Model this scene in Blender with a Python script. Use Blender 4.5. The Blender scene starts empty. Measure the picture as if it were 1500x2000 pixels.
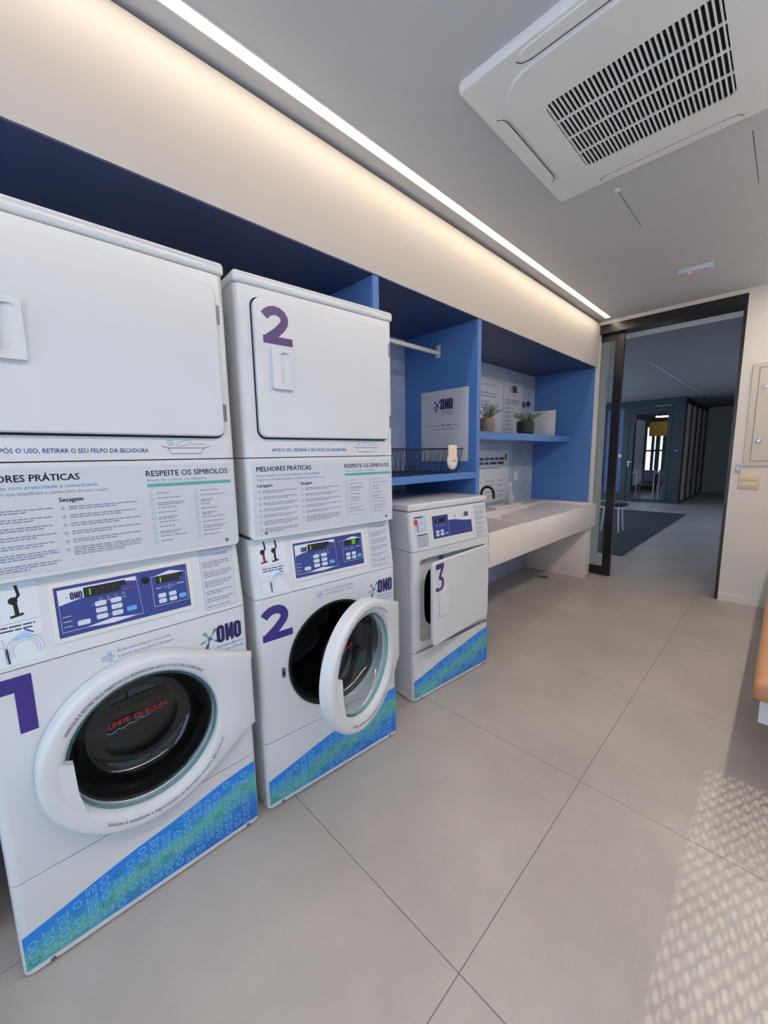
import bpy, bmesh, math, random
from mathutils import Vector, Matrix
random.seed(7)
scene = bpy.context.scene
COL = scene.collection
sin, cos, pi, rad = math.sin, math.cos, math.pi, math.radians

# ------------------------------------------------------------------ camera
CAM = dict(x=1.3161, y=-.6312, z=1.3857, yaw=.7924, pitch=-.1417, roll=-.0176, f=773.61)
cd = bpy.data.cameras.new('camera'); cam = bpy.data.objects.new('camera', cd); COL.objects.link(cam)
cd.sensor_fit = 'VERTICAL'; cd.sensor_height = 36.0; cd.lens = CAM['f'] * 36.0 / 2000.0
cd.clip_start = .02; cd.clip_end = 200
fwd = Vector((-sin(CAM['yaw']) * cos(CAM['pitch']), cos(CAM['yaw']) * cos(CAM['pitch']), sin(CAM['pitch'])))
rgt = fwd.cross(Vector((0, 0, 1))).normalized(); upv = rgt.cross(fwd)
c_, s_ = cos(CAM['roll']), sin(CAM['roll'])
rr = c_ * rgt + s_ * upv; uu = -s_ * rgt + c_ * upv
cam.matrix_world = Matrix(((rr.x, uu.x, -fwd.x, CAM['x']), (rr.y, uu.y, -fwd.y, CAM['y']), (rr.z, uu.z, -fwd.z, CAM['z']), (0, 0, 0, 1)))
scene.camera = cam

# ------------------------------------------------------------------ world, sun, exposure
LED_STRENGTH = 15.5
LED2_STRENGTH = 60.0
wd = bpy.data.worlds.new('daylight'); scene.world = wd; wd.use_nodes = True
bg = wd.node_tree.nodes['Background']; bg.inputs[0].default_value = (.61, .785, 1.0, 1); bg.inputs[1].default_value = 2.5
sl = bpy.data.lights.new('sun', 'SUN'); sl.energy = 2.3; sl.angle = rad(.15); sl.color = (1, .93, .84)
so = bpy.data.objects.new('sun', sl); COL.objects.link(so)
so.rotation_euler = Vector((-.28, .15, -1)).to_track_quat('-Z', 'Y').to_euler(); so.location = (4, -2, 8)
vs = scene.view_settings
vs.view_transform = 'Standard'; vs.look = 'None'; vs.gamma = 1.0; vs.use_curve_mapping = False; vs.exposure = 0.0

# ------------------------------------------------------------------ materials
def lin(c):
    return tuple(((v / 255) / 12.92 if v <= 10 else (((v / 255) + .055) / 1.055) ** 2.4) for v in c)
MATS = {}
def mat(name, rgb, rough=.5, metal=0., var=.04, scale=8., bump=0., bscale=200., emit=0., alpha=None, coat=0., spec=.5, stretch=None):
    if name in MATS: return MATS[name]
    m = bpy.data.materials.new(name); m.use_nodes = True; nt = m.node_tree; N = nt.nodes; L = nt.links
    b = N['Principled BSDF']; col = lin(rgb) + (1,)
    b.inputs['Roughness'].default_value = rough; b.inputs['Metallic'].default_value = metal
    b.inputs['Specular IOR Level'].default_value = spec
    if coat: b.inputs['Coat Weight'].default_value = coat; b.inputs['Coat Roughness'].default_value = .08
    tc = N.new('ShaderNodeTexCoord'); nz = N.new('ShaderNodeTexNoise'); nz.inputs['Scale'].default_value = scale; nz.inputs['Detail'].default_value = 5
    mp = N.new('ShaderNodeMapping'); L.new(tc.outputs['Object'], mp.inputs[0]); L.new(mp.outputs[0], nz.inputs['Vector'])
    if stretch: mp.inputs['Scale'].default_value = stretch
    rp = N.new('ShaderNodeValToRGB'); L.new(nz.outputs[0], rp.inputs[0])
    rp.color_ramp.elements[0].position = .3; rp.color_ramp.elements[1].position = .7
    rp.color_ramp.elements[0].color = tuple(max(0, c * (1 - var)) for c in col[:3]) + (1,)
    rp.color_ramp.elements[1].color = tuple(min(1, c * (1 + var)) for c in col[:3]) + (1,)
    L.new(rp.outputs[0], b.inputs['Base Color'])
    if emit: L.new(rp.outputs[0], b.inputs['Emission Color']); b.inputs['Emission Strength'].default_value = emit
    if bump:
        n2 = N.new('ShaderNodeTexNoise'); n2.inputs['Scale'].default_value = bscale; L.new(tc.outputs['Object'], n2.inputs['Vector'])
        bp = N.new('ShaderNodeBump'); bp.inputs['Strength'].default_value = bump; bp.inputs['Distance'].default_value = .002
        L.new(n2.outputs[0], bp.inputs['Height']); L.new(bp.outputs[0], b.inputs['Normal'])
    MATS[name] = m
    return m
def glass_mat(name, tint=(1, 1, 1), gloss=1.0, rough=.0, ior=1.5):
    if name in MATS: return MATS[name]
    m = bpy.data.materials.new(name); m.use_nodes = True; nt = m.node_tree; N = nt.nodes; L = nt.links
    N.remove(N['Principled BSDF']); out = N['Material Output']
    t = N.new('ShaderNodeBsdfTransparent'); t.inputs[0].default_value = tuple(tint) + (1,)
    g = N.new('ShaderNodeBsdfGlossy'); g.inputs['Roughness'].default_value = rough
    fr = N.new('ShaderNodeFresnel'); ge = N.new('ShaderNodeNewGeometry'); io = N.new('ShaderNodeMapRange')   # same reflectance from both faces
    io.inputs[3].default_value = ior; io.inputs[4].default_value = 1 / ior; L.new(ge.outputs['Backfacing'], io.inputs[0]); L.new(io.outputs[0], fr.inputs[0])
    mu = N.new('ShaderNodeMath'); mu.operation = 'MULTIPLY'; mu.inputs[1].default_value = gloss; L.new(fr.outputs[0], mu.inputs[0])
    mx = N.new('ShaderNodeMixShader'); L.new(mu.outputs[0], mx.inputs[0]); L.new(t.outputs[0], mx.inputs[1]); L.new(g.outputs[0], mx.inputs[2])
    L.new(mx.outputs[0], out.inputs[0]); MATS[name] = m
    return m
def lamp_mat(name, rgb, strength):
    m = bpy.data.materials.new(name); m.use_nodes = True; N = m.node_tree.nodes; L = m.node_tree.links
    N.remove(N['Principled BSDF']); e = N.new('ShaderNodeEmission'); e.inputs[0].default_value = lin(rgb) + (1,); e.inputs[1].default_value = strength
    L.new(e.outputs[0], N['Material Output'].inputs[0]); MATS[name] = m
    return m
def wave_mat():
    m = bpy.data.materials.new('wave_print'); m.use_nodes = True; N = m.node_tree.nodes; L = m.node_tree.links; b = N['Principled BSDF']
    tc = N.new('ShaderNodeTexCoord'); sp = N.new('ShaderNodeSeparateXYZ'); L.new(tc.outputs['Object'], sp.inputs[0])
    nz = N.new('ShaderNodeTexNoise'); nz.inputs['Scale'].default_value = 9; L.new(tc.outputs['Object'], nz.inputs['Vector'])
    # v = z - .20*s  -> band across the strip (print colour bands run along the wave)
    a = N.new('ShaderNodeMath'); a.operation = 'MULTIPLY_ADD'; a.inputs[1].default_value = -.19; L.new(sp.outputs['Y'], a.inputs[0]); L.new(sp.outputs['Z'], a.inputs[2])
    n2 = N.new('ShaderNodeMath'); n2.operation = 'MULTIPLY_ADD'; n2.inputs[1].default_value = .09; n2.inputs[2].default_value = -.045; L.new(nz.outputs[0], n2.inputs[0])
    ad = N.new('ShaderNodeMath'); ad.operation = 'ADD'; L.new(a.outputs[0], ad.inputs[0]); L.new(n2.outputs[0], ad.inputs[1])
    mr = N.new('ShaderNodeMapRange'); mr.inputs[1].default_value = -.09; mr.inputs[2].default_value = .135; L.new(ad.outputs[0], mr.inputs[0])
    rp = N.new('ShaderNodeValToRGB'); L.new(mr.outputs[0], rp.inputs[0]); el = rp.color_ramp.elements
    el[0].position = 0; el[0].color = lin((28, 106, 204)) + (1,); el[1].position = 1; el[1].color = lin((36, 134, 232)) + (1,)
    for p, c in ((.28, (40, 128, 212)), (.45, (76, 164, 184)), (.58, (100, 182, 160)), (.72, (72, 164, 200)), (.84, (36, 136, 228))):
        e = el.new(p); e.color = lin(c) + (1,)
    L.new(rp.outputs[0], b.inputs['Base Color']); b.inputs['Roughness'].default_value = .35
    MATS['wave_print'] = m
    return m
def tile_mat(name, c0, c1, rough, scale=1.6, grain=.1):
    m = bpy.data.materials.new(name); m.use_nodes = True; N = m.node_tree.nodes; L = m.node_tree.links; b = N['Principled BSDF']
    tc = N.new('ShaderNodeTexCoord'); gm = N.new('ShaderNodeNewGeometry')
    nz = N.new('ShaderNodeTexNoise'); nz.inputs['Scale'].default_value = scale; nz.inputs['Detail'].default_value = 8; nz.inputs['Roughness'].default_value = .62
    L.new(gm.outputs['Position'], nz.inputs['Vector'])
    mp = N.new('ShaderNodeMapping'); mp.inputs['Scale'].default_value = (40, 3, 20); L.new(gm.outputs['Position'], mp.inputs[0])
    n2 = N.new('ShaderNodeTexNoise'); n2.inputs['Scale'].default_value = 3; n2.inputs['Detail'].default_value = 4; L.new(mp.outputs[0], n2.inputs['Vector'])
    mx = N.new('ShaderNodeMath'); mx.operation = 'MULTIPLY_ADD'; mx.inputs[1].default_value = grain; L.new(n2.outputs[0], mx.inputs[0]); L.new(nz.outputs[0], mx.inputs[2])
    rp = N.new('ShaderNodeValToRGB'); L.new(mx.outputs[0], rp.inputs[0]); el = rp.color_ramp.elements
    el[0].position = .35; el[0].color = lin(c0) + (1,); el[1].position = .75; el[1].color = lin(c1) + (1,)
    L.new(rp.outputs[0], b.inputs['Base Color']); b.inputs['Roughness'].default_value = rough
    bp = N.new('ShaderNodeBump'); bp.inputs['Strength'].default_value = .04; bp.inputs['Distance'].default_value = .002; L.new(n2.outputs[0], bp.inputs['Height']); L.new(bp.outputs[0], b.inputs['Normal'])
    MATS[name] = m
    return m
enamel = mat('white_enamel', (217, 219, 223), .20, var=.01, coat=.3, bump=.015, bscale=120)
enamel2 = mat('white_panel_enamel', (216, 219, 223), .34, var=.012)
plastic = mat('white_plastic', (224, 222, 218), .35, var=.015)
film = mat('pale_sticker_film', (204, 208, 216), .4, var=.015)
sticker = mat('white_sticker', (222, 226, 234), .3, var=.015)
purple = mat('purple_vinyl', (64, 46, 128), .35, var=.03)
plum = mat('plum_vinyl', (78, 52, 112), .35, var=.03)
navy = mat('navy_print', (38, 34, 92), .4)
inkblue = mat('sky_blue_print', (70, 140, 200), .4)
inkgrey = mat('slate_print', (124, 126, 160), .5)
inkgreen = mat('green_print', (96, 170, 160), .4)
leafg = mat('olive_green_print', (110, 160, 130), .4)
ctrl = mat('control_panel_blue', (52, 66, 138), .3, var=.03)
keyw = mat('keypad_white', (214, 220, 236), .4)
keyb = mat('keypad_sky_blue', (92, 170, 236), .4)
black = mat('black_plastic', (18, 17, 18), .35)
rubber = mat('black_rubber', (14, 14, 15), .45, var=.1)
steel = mat('dark_drum_steel', (20, 19, 20), .45, metal=.2)
chrome = mat('chrome', (190, 192, 196), .18, metal=1.)
greymetal = mat('grey_hinge_metal', (120, 124, 132), .4, metal=.7)
redink = mat('red_print', (206, 60, 58), .4)
lightink = mat('pale_blue_line_print', (128, 196, 238), .4)
tealink = mat('teal_line_print', (40, 128, 170), .4)
segdim = mat('unlit_segment', (56, 48, 40), .4)
seglit = lamp_mat('lit_green_segment', (120, 240, 60), 1.2)
gapdark = mat('shadow_gap', (26, 30, 36), .7)
white_wall = mat('white_wall_paint', (228, 225, 221), .6, var=.015, scale=3, bump=.08, bscale=300)
soffit_m = mat('cream_soffit_paint', (200, 195, 190), .55, var=.012, scale=3)
ceil_m = mat('grey_ceiling_paint', (203, 206, 210), .8, var=.02, scale=2, bump=.06, bscale=250)
blue_m = mat('blue_laminate', (84, 128, 196), .42, var=.03, scale=5)
shaded_blue_m = mat('shaded_blue_laminate', (58, 70, 108), .45, var=.03, scale=5)  # blue laminate darkened, paints the shade onto the niche tops
counter_m = mat('white_solid_surface', (236, 229, 225), .3, var=.01)
blackal = mat('black_aluminium', (24, 22, 23), .28, var=.05, spec=.6)
greenal = mat('dark_green_aluminium', (44, 56, 60), .4, var=.05)
joint_m = mat('tile_joint_grout', (120, 116, 112), .9)
floor_m = tile_mat('grey_porcelain_floor', (164, 157, 151), (188, 180, 174), .36)
backtile_m = tile_mat('blue_grey_wall_tile', (146, 166, 196), (178, 194, 220), .4, 2.2, .25)
glass = glass_mat('clear_glass', (.97, .975, .98), 1.0)
bowl_glass = glass_mat('door_bowl_glass', (.80, .86, .88), 1.6, .0)
# ------------------------------------------------------------------ mesh helpers
def finish(me, ang=35):
    bm = bmesh.new(); bm.from_mesh(me)
    bmesh.ops.recalc_face_normals(bm, faces=bm.faces)
    for f in bm.faces: f.smooth = True
    for e in bm.edges:
        if len(e.link_faces) != 2 or e.calc_face_angle(0) > rad(ang): e.smooth = False
    bm.to_mesh(me); bm.free()
class MB:
    def __init__(s): s.v = []; s.f = []; s.m = []
    def add(s, vs, fs, mi=0):
        o = len(s.v); s.v += [tuple(p) for p in vs]; s.f += [tuple(i + o for i in f) for f in fs]; s.m += [mi] * len(fs); return s
    def box(s, x0, x1, y0, y1, z0, z1, mi=0):
        return s.add([(x, y, z) for x in (x0, x1) for y in (y0, y1) for z in (z0, z1)],
                     [(0, 1, 3, 2), (4, 6, 7, 5), (0, 4, 5, 1), (2, 3, 7, 6), (0, 2, 6, 4), (1, 5, 7, 3)], mi)
    def bbox(s, x0, x1, y0, y1, z0, z1, b=.004, seg=2, mi=0):
        bm = bmesh.new(); bmesh.ops.create_cube(bm, size=1)
        for v in bm.verts: v.co = Vector(((x0 + x1) / 2 + v.co.x * (x1 - x0), (y0 + y1) / 2 + v.co.y * (y1 - y0), (z0 + z1) / 2 + v.co.z * (z1 - z0)))
        bmesh.ops.bevel(bm, geom=list(bm.edges), offset=b, segments=seg, affect='EDGES', profile=.5)
        return s.bm(bm, mi)
    def bm(s, bm, mi=0):
        bm.verts.index_update(); s.add([v.co[:] for v in bm.verts], [[v.index for v in f.verts] for f in bm.faces], mi); bm.free(); return s
    def prism(s, pts, fn, w0, w1, mi=0):          # polygon (u,v) extruded along w through fn(u,v,w)
        n = len(pts)
        return s.add([fn(u, v, w0) for u, v in pts] + [fn(u, v, w1) for u, v in pts],
                     [tuple(range(n - 1, -1, -1)), tuple(range(n, 2 * n))] + [(i, (i + 1) % n, n + (i + 1) % n, n + i) for i in range(n)], mi)
    def poly(s, pts, fn, w, mi=0):
        return s.add([fn(u, v, w) for u, v in pts], [tuple(range(len(pts)))], mi)
    def rings(s, rings, mi=0, cap0=False, cap1=False, closed=True):
        n = len(rings[0]); fs = []
        for k in range(len(rings) - 1):
            for i in range(n if closed else n - 1):
                j = (i + 1) % n; fs.append((k * n + i, k * n + j, (k + 1) * n + j, (k + 1) * n + i))
        if cap0: fs.append(tuple(range(n - 1, -1, -1)))
        if cap1: fs.append(tuple((len(rings) - 1) * n + i for i in range(n)))
        return s.add([p for r in rings for p in r], fs, mi)
    def lathe(s, prof, c=(0, 0, 0), n=24, axis='z', mi=0, cap0=False, cap1=False):
        R = []
        for r, h in prof:
            ring = []
            for i in range(n):
                a = 2 * pi * i / n
                ring.append({'z': (c[0] + r * cos(a), c[1] + r * sin(a), c[2] + h), 'x': (c[0] + h, c[1] + r * cos(a), c[2] + r * sin(a)),
                             'y': (c[0] + r * cos(a), c[1] + h, c[2] + r * sin(a))}[axis])
            R.append(ring)
        return s.rings(R, mi, cap0, cap1)
    def tube(s, pts, r, n=8, mi=0, caps=True):
        pts = [Vector(p) for p in pts]; R = []
        t0 = (pts[1] - pts[0]).normalized(); up = Vector((0, 0, 1)) if abs(t0.z) < .9 else Vector((1, 0, 0)); nrm = t0.cross(up).normalized()
        for i, p in enumerate(pts):
            t = ((pts[min(i + 1, len(pts) - 1)] - pts[max(i - 1, 0)])).normalized()
            nrm = (nrm - t * nrm.dot(t)).normalized(); b = t.cross(nrm); rr_ = r[i] if isinstance(r, (list, tuple)) else r
            R.append([tuple(p + nrm * rr_ * cos(2 * pi * k / n) + b * rr_ * sin(2 * pi * k / n)) for k in range(n)])
        return s.rings(R, mi, caps, caps)
    def mesh(s, name, ang=35):
        me = bpy.data.meshes.new(name); me.from_pydata(s.v, [], s.f); me.polygons.foreach_set('material_index', s.m); finish(me, ang); return me
    def build(s, name, mats, parent=None, ang=35, **kw):
        me = s.mesh(name, ang)
        for m in (mats if isinstance(mats, (list, tuple)) else [mats]): me.materials.append(m)
        o = bpy.data.objects.new(name, me); COL.objects.link(o)
        if parent: o.parent = parent
        return tag(o, **kw)
def tag(o, label=None, cat=None, group=None, kind=None):
    if label: o['label'] = label
    if cat: o['category'] = cat
    if group: o['group'] = group
    if kind: o['kind'] = kind
    return o
def thing(name, label, cat, loc=(0, 0, 0), rz=0, group=None):
    o = bpy.data.objects.new(name, None); COL.objects.link(o); o.location = loc; o.rotation_euler = (0, 0, rz); o.empty_display_size = .1
    return tag(o, label, cat, group)
def rrect(u0, u1, v0, v1, r, n=5):
    P = []
    for cx, cy, a0 in ((u1 - r, v1 - r, 0), (u0 + r, v1 - r, pi / 2), (u0 + r, v0 + r, pi), (u1 - r, v0 + r, 3 * pi / 2)):
        for i in range(n + 1):
            a = a0 + pi / 2 * i / n; P.append((cx + r * cos(a), cy + r * sin(a)))
    return P
def FX(d0): return lambda u, v, w: (d0 + w, u, v)          # plane facing +x : u -> y, v -> z
def FYn(y0): return lambda u, v, w: (u, y0 - w, v)         # plane facing -y : u -> x, v -> z
def rplate(mb, u0, u1, v0, v1, r, fn, w0, w1, bev=.003, mi=0, n=5):      # rounded plate with a softened front edge
    P = rrect(u0, u1, v0, v1, r, n); Q = rrect(u0 + bev, u1 - bev, v0 + bev, v1 - bev, max(r - bev, .001), n)
    mb.rings([[fn(u, v, w0) for u, v in P], [fn(u, v, w1 - bev) for u, v in P], [fn(u, v, w1) for u, v in Q]], mi, True, True); return mb
def rframe(mb, o, i, fn, w0, w1, ro, ri, mi=0, n=5):       # rounded frame: o,i = (u0,u1,v0,v1)
    P = rrect(*o, ro, n); Q = rrect(*i, ri, n)
    mb.rings([[fn(u, v, w0) for u, v in P], [fn(u, v, w1) for u, v in P], [fn(u, v, w1) for u, v in Q], [fn(u, v, w0) for u, v in Q]], mi)
    n_ = len(P); o_ = len(mb.v) - 4 * n_
    for k in range(n_): mb.f.append((o_ + k, o_ + (k + 1) % n_, o_ + 3 * n_ + (k + 1) % n_, o_ + 3 * n_ + k)); mb.m.append(mi)
    return mb
# ------------------------------------------------------------------ printing: text, strokes, fine print
_tc = {}
def text_geo(txt, bold=0.):
    k = (txt, bold)
    if k not in _tc:
        cu = bpy.data.curves.new('t', 'FONT'); cu.body = txt; cu.resolution_u = 2; cu.offset = bold; cu.fill_mode = 'FRONT'
        ob = bpy.data.objects.new('t', cu); COL.objects.link(ob)
        me = bpy.data.meshes.new_from_object(ob.evaluated_get(bpy.context.evaluated_depsgraph_get()))
        vs = [(v.co.x, v.co.y) for v in me.vertices]; fs = [tuple(p.vertices) for p in me.polygons]
        bpy.data.objects.remove(ob); bpy.data.curves.remove(cu); bpy.data.meshes.remove(me)
        x0 = min(v[0] for v in vs); x1 = max(v[0] for v in vs)
        _tc[k] = ([(x - x0, y) for x, y in vs], fs, x1 - x0)
    return _tc[k]
CAPH = None
class Print(MB):
    def __init__(s, fn, w=.0006): super().__init__(); s.fn = fn; s.w = w
    def text(s, txt, u, v, h=None, width=None, bold=0., mi=0, align='l', slope=0., sq=1.):
        global CAPH
        if CAPH is None: CAPH = max(p[1] for p in text_geo('H')[0])
        vs, fs, W = text_geo(txt); kx = width / W if width else h / CAPH * sq; ky = h / CAPH if h else kx
        off = {'l': 0, 'c': -W * kx / 2, 'r': -W * kx}[align]; e = bold * ky
        for dx, dy in (((e, 0), (-e, 0), (0, e * .7), (0, -e * .7)) if bold else ((0, 0),)):      # heavier weight: overlaid copies
            s.add([s.fn(u + off + x * kx + dx, v + y * ky + slope * x * kx + dy, s.w) for x, y in vs], fs, mi)
        return s
    def arc(s, txt, cu, cv, r, a_mid, h, width, top=True, bold=0., mi=0):
        vs, fs, W = text_geo(txt); kx = width / W; ky = h / (CAPH or .7); P = []
        for x, y in vs:
            t = (x * kx - width / 2) / r
            if top: a = a_mid - t; R = r + y * ky
            else: a = a_mid + t; R = r - y * ky
            P.append(s.fn(cu + R * cos(a), cv + R * sin(a), s.w))
        s.add(P, fs, mi); return s
    def rect(s, u0, u1, v0, v1, mi=0, dw=0.): s.add([s.fn(u, v, s.w + dw) for u, v in ((u0, v0), (u1, v0), (u1, v1), (u0, v1))], [(0, 1, 2, 3)], mi); return s
    def pl(s, pts, mi=0, dw=0.): s.add([s.fn(u, v, s.w + dw) for u, v in pts], [tuple(range(len(pts)))], mi); return s
    def stroke(s, pts, t, mi=0, closed=False, dw=0.):
        n = len(pts); L, R = [], []
        for i in range(n):
            if closed: a, b = pts[i - 1], pts[(i + 1) % n]
            else: a, b = pts[max(i - 1, 0)], pts[min(i + 1, n - 1)]
            dx, dy = b[0] - a[0], b[1] - a[1]; l = math.hypot(dx, dy) or 1; nx, ny = -dy / l * t / 2, dx / l * t / 2
            L.append((pts[i][0] + nx, pts[i][1] + ny)); R.append((pts[i][0] - nx, pts[i][1] - ny))
        m = n if closed else n - 1
        s.add([s.fn(u, v, s.w + dw) for u, v in L + R], [(n + i, n + (i + 1) % n, (i + 1) % n, i) for i in range(m)], mi); return s
    def lines(s, u0, u1, v, n, pitch, h, mi=0, last=.6, rnd=None, slant=0.):
        rnd = rnd or random.Random(int(u0 * 1e4) + int(v * 1e4) + n)
        for k in range(n):
            u = u0; end = u1 if k < n - 1 else u0 + (u1 - u0) * (last + .25 * rnd.random())
            end -= (u1 - u0) * .08 * rnd.random()
            while u < end:
                wl = h * rnd.uniform(2.2, 7); e = min(u + wl, end)
                s.rect(u, e, v - k * pitch - h, v - k * pitch, mi); u = e + h * .8
        return s
def circ(cx, cy, r, n=20, a0=0, a1=2 * pi, ry=None):
    full = abs(a1 - a0 - 2 * pi) < 1e-6
    return [(cx + r * cos(a0 + (a1 - a0) * i / (n if full else n - 1)), cy + (ry or r) * sin(a0 + (a1 - a0) * i / (n if full else n - 1))) for i in range(n)]
def logo(p, u, v, w, mis, slope=0., tag2=None):
    """splash star followed by the heavy three-letter word; u,v = lower-left of the word block, w = whole width.
    mis = (word, green, teal, blue)"""
    q = w / 1.0; S = lambda x, y: (u + x * q, v + y * q + slope * x * q)
    cx, cy = .20, .20
    for ang, l, wd_, mi in ((128, .22, .10, mis[1]), (200, .24, .06, mis[1]), (250, .26, .09, mis[3]), (55, .26, .07, mis[2]), (325, .26, .05, mis[2])):
        a = rad(ang); dx, dy = cos(a), sin(a); nx, ny = -dy, dx
        P = [(cx + dx * l * t + nx * wd_ * k, cy + dy * l * t + ny * wd_ * k) for t, k in ((0, .16), (.45, .17), (.7, .42), (.9, .42), (1, .2), (1, -.2), (.9, -.42), (.7, -.42), (.45, -.17), (0, -.16))]
        p.pl([S(*c) for c in P], mi)
    p.pl([S(*c) for c in circ(cx, cy, .05, 10)], mis[2], 2e-4)
    for ox in (.46, .88):
        p.stroke([S(*c) for c in rrect(ox - .055, ox + .055, .06, .42, .054, 4)], .085 * q, mis[0], True, 3e-4)
    m0 = .575
    p.pl([S(m0, .02), S(m0 + .075, .02), S(m0 + .075, .46), S(m0, .46)], mis[0], 3e-4)
    p.pl([S(m0 + .125, .02), S(m0 + .2, .02), S(m0 + .2, .46), S(m0 + .125, .46)], mis[0], 3e-4)
    p.pl([S(m0 + .02, .46), S(m0 + .075, .46), S(m0 + .10, .28), S(m0 + .125, .46), S(m0 + .18, .46), S(m0 + .125, .10), S(m0 + .075, .10)], mis[0], 4e-4)
def numeral(p, ch, u0, u1, v0, v1, mi=0):
    S = lambda x, y: (u0 + x * (u1 - u0), v0 + y * (v1 - v0)); T = (u1 - u0)
    if ch == '1':
        p.pl([S(.62, 0), S(1, 0), S(1, 1), S(0, 1), S(0, .74), S(.62, .74)], mi)
    if ch == '2':
        path = [(.07, .70), (.16, .78), (.28, .845), (.42, .875), (.56, .86), (.68, .80), (.745, .71), (.74, .60), (.67, .50), (.55, .39), (.40, .27)]
        p.stroke([S(*c) for c in path], .27 * T, mi); p.rect(S(0, 0)[0], S(1, 0)[0], S(0, 0)[1], S(0, .205)[1], mi, 1e-4); p.pl([S(0, 0), S(.45, 0), S(.52, .19), S(.32, .37), S(0, .165)], mi, 5e-5)
    if ch == '3':
        p.pl([S(.04, 1), S(.92, 1), S(.92, .86), S(.60, .56), S(.34, .56), S(.34, .52), S(.60, .82), S(.04, .82)], mi)
        p.pl([S(.60, .82), S(.92, .86), S(.60, .54), S(.34, .54)], mi, 1e-4)
        path = [(.36, .50), (.52, .51), (.68, .47), (.80, .39), (.82, .29), (.76, .18), (.62, .11), (.45, .09), (.26, .105), (.05, .17)]
        p.stroke([S(*c) for c in path], .25 * T, mi, False, 2e-4)
# ------------------------------------------------------------------ the room
XS, ZS, ZC, YD, XB, XR, YB = -.1804, 2.2643, 2.7242, 4.0716, -.83, 1.68, -2.2
D1, D2, D3 = (.7958, .8372), (1.7391, 1.7831), 3.995
def S(name, *boxes, m=white_wall, parent=None):
    mb = MB()
    for b in boxes: mb.box(*b)
    return mb.build(name, m, parent, kind=None if parent else 'structure')
floor = S('floor', (-3.0, 3.1, YB - .1, 16.2, -.12, -.0025), m=joint_m)
T, TX, TY = .8883, .815, .1159
tm = MB().box(-T / 2 + .0013, T / 2 - .0013, -T / 2 + .0013, T / 2 - .0013, -.008, 0).mesh('tile'); tm.materials.append(floor_m)
for i in range(-5, 3):
    for j in range(-3, 18):
        x, y = TX + (i + .5) * T, TY + (j + .5) * T
        if x < -2.5 or (x < -1.3 and y < 4): continue
        if x > 1.7 and y < 4: continue
        o = bpy.data.objects.new('tile', tm); COL.objects.link(o); o.location = (x, y, 0); o.parent = floor
ceiling = S('ceiling', (-3.0, XR + .12, YB - .1, YD + .12, ZC, ZC + .12), m=ceil_m)
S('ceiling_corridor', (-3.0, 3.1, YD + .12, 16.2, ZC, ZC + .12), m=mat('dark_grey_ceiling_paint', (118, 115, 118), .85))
sm = MB()
for x in (.574, 1.09): sm.box(x - .0012, x + .0012, 1.83, 2.31, ZC - .0006, ZC + .001)
sm.build('seam', gapdark, ceiling)
MB().lathe([(.018, .001), (.016, -.008), (.006, -.012)], (.572, 1.835, ZC), 10, 'z', 0, True, True).build('putty_plug', plastic, ceiling)
wl = S('wall_left', (-.96, XB - .007, YB, 4.0, 0, ZS), (-.96, XS, 4.0, YD, 0, ZS))
TZ = .855
for (y0, y1) in ((D2[1], 2.62), (2.62, 3.49), (3.49, D3), (D1[1], D2[0]), (YB, -.5), (-.5, .39), (.39, D1[0])):
    for (z0, z1) in ((0, .40), (.40, 1.255), (1.255, 2.11), (2.11, ZS - .004)):
        MB().box(XB - .007, XB, y0 + .001, y1 - .001, z0 + .001, z1 - .001).build('tile', backtile_m, wl)
S('trim_1', (-.96, XS, YB, YD, ZS, ZC - .020), m=soffit_m)
S('trim_2', (-.96, XS - .030, YB, YD, ZC - .020, ZC), m=gapdark)
S('wall_door', (.9688, XR, YD, YD + .12, 0, ZC), (-.1804, .9688, YD, YD + .06, 2.6875, ZC), (-2.9, XS, YD, YD + .06, 0, ZC), (XR, 3.0, YD, YD + .12, 0, ZC))
S('baseboard_door', (.972, XR, YD - .012, YD, 0, .065))
S('wall_right', (XR, XR + .12, YB, 1.35, 0, .25), (XR, XR + .12, YB, 1.35, 2.2, ZC), (XR, XR + .12, 1.35, YD, 0, ZC), (XR, XR + .12, YB - .1, -2.0, .25, 2.2))
S('wall_back', (-.96, XR + .12, YB - .1, YB, 0, .1), (-.96, XR + .12, YB - .1, YB, 2.5, ZC), (-.96, -.90, YB - .1, YB, .1, 2.5), (1.5, XR + .12, YB - .1, YB, .1, 2.5))
def window(name, fr, panes):
    o = S(name, *fr, m=blackal)
    for p in panes: MB().box(*p).build('pane', glass, o)
    return o
yy = [-2.0, -1.17, -.33, 1.35]
window('window_1', [(XR + .03, XR + .08, -2.0, 1.35, .25, .29), (XR + .03, XR + .08, -2.0, 1.35, 2.16, 2.2)] + [(XR + .03, XR + .08, y - .02, y + .02, .29, 2.16) for y in yy[1:-1]] + [(XR + .03, XR + .08, -2.0, -1.96, .29, 2.16), (XR + .03, XR + .08, 1.31, 1.35, .29, 2.16)],
       [(XR + .052, XR + .058, yy[k] + .02, yy[k + 1] - .02, .29, 2.16) for k in range(3)])
window('window_2', [(-.90, 1.5, YB - .07, YB - .03, .1, .14), (-.90, 1.5, YB - .07, YB - .03, 2.46, 2.5), (.28, .32, YB - .07, YB - .03, .14, 2.46), (-.90, -.86, YB - .07, YB - .03, .14, 2.46), (1.46, 1.5, YB - .07, YB - .03, .14, 2.46)],
       [(-.86, .28, YB - .053, YB - .047, .14, 2.46), (.32, 1.46, YB - .053, YB - .047, .14, 2.46)])
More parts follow.
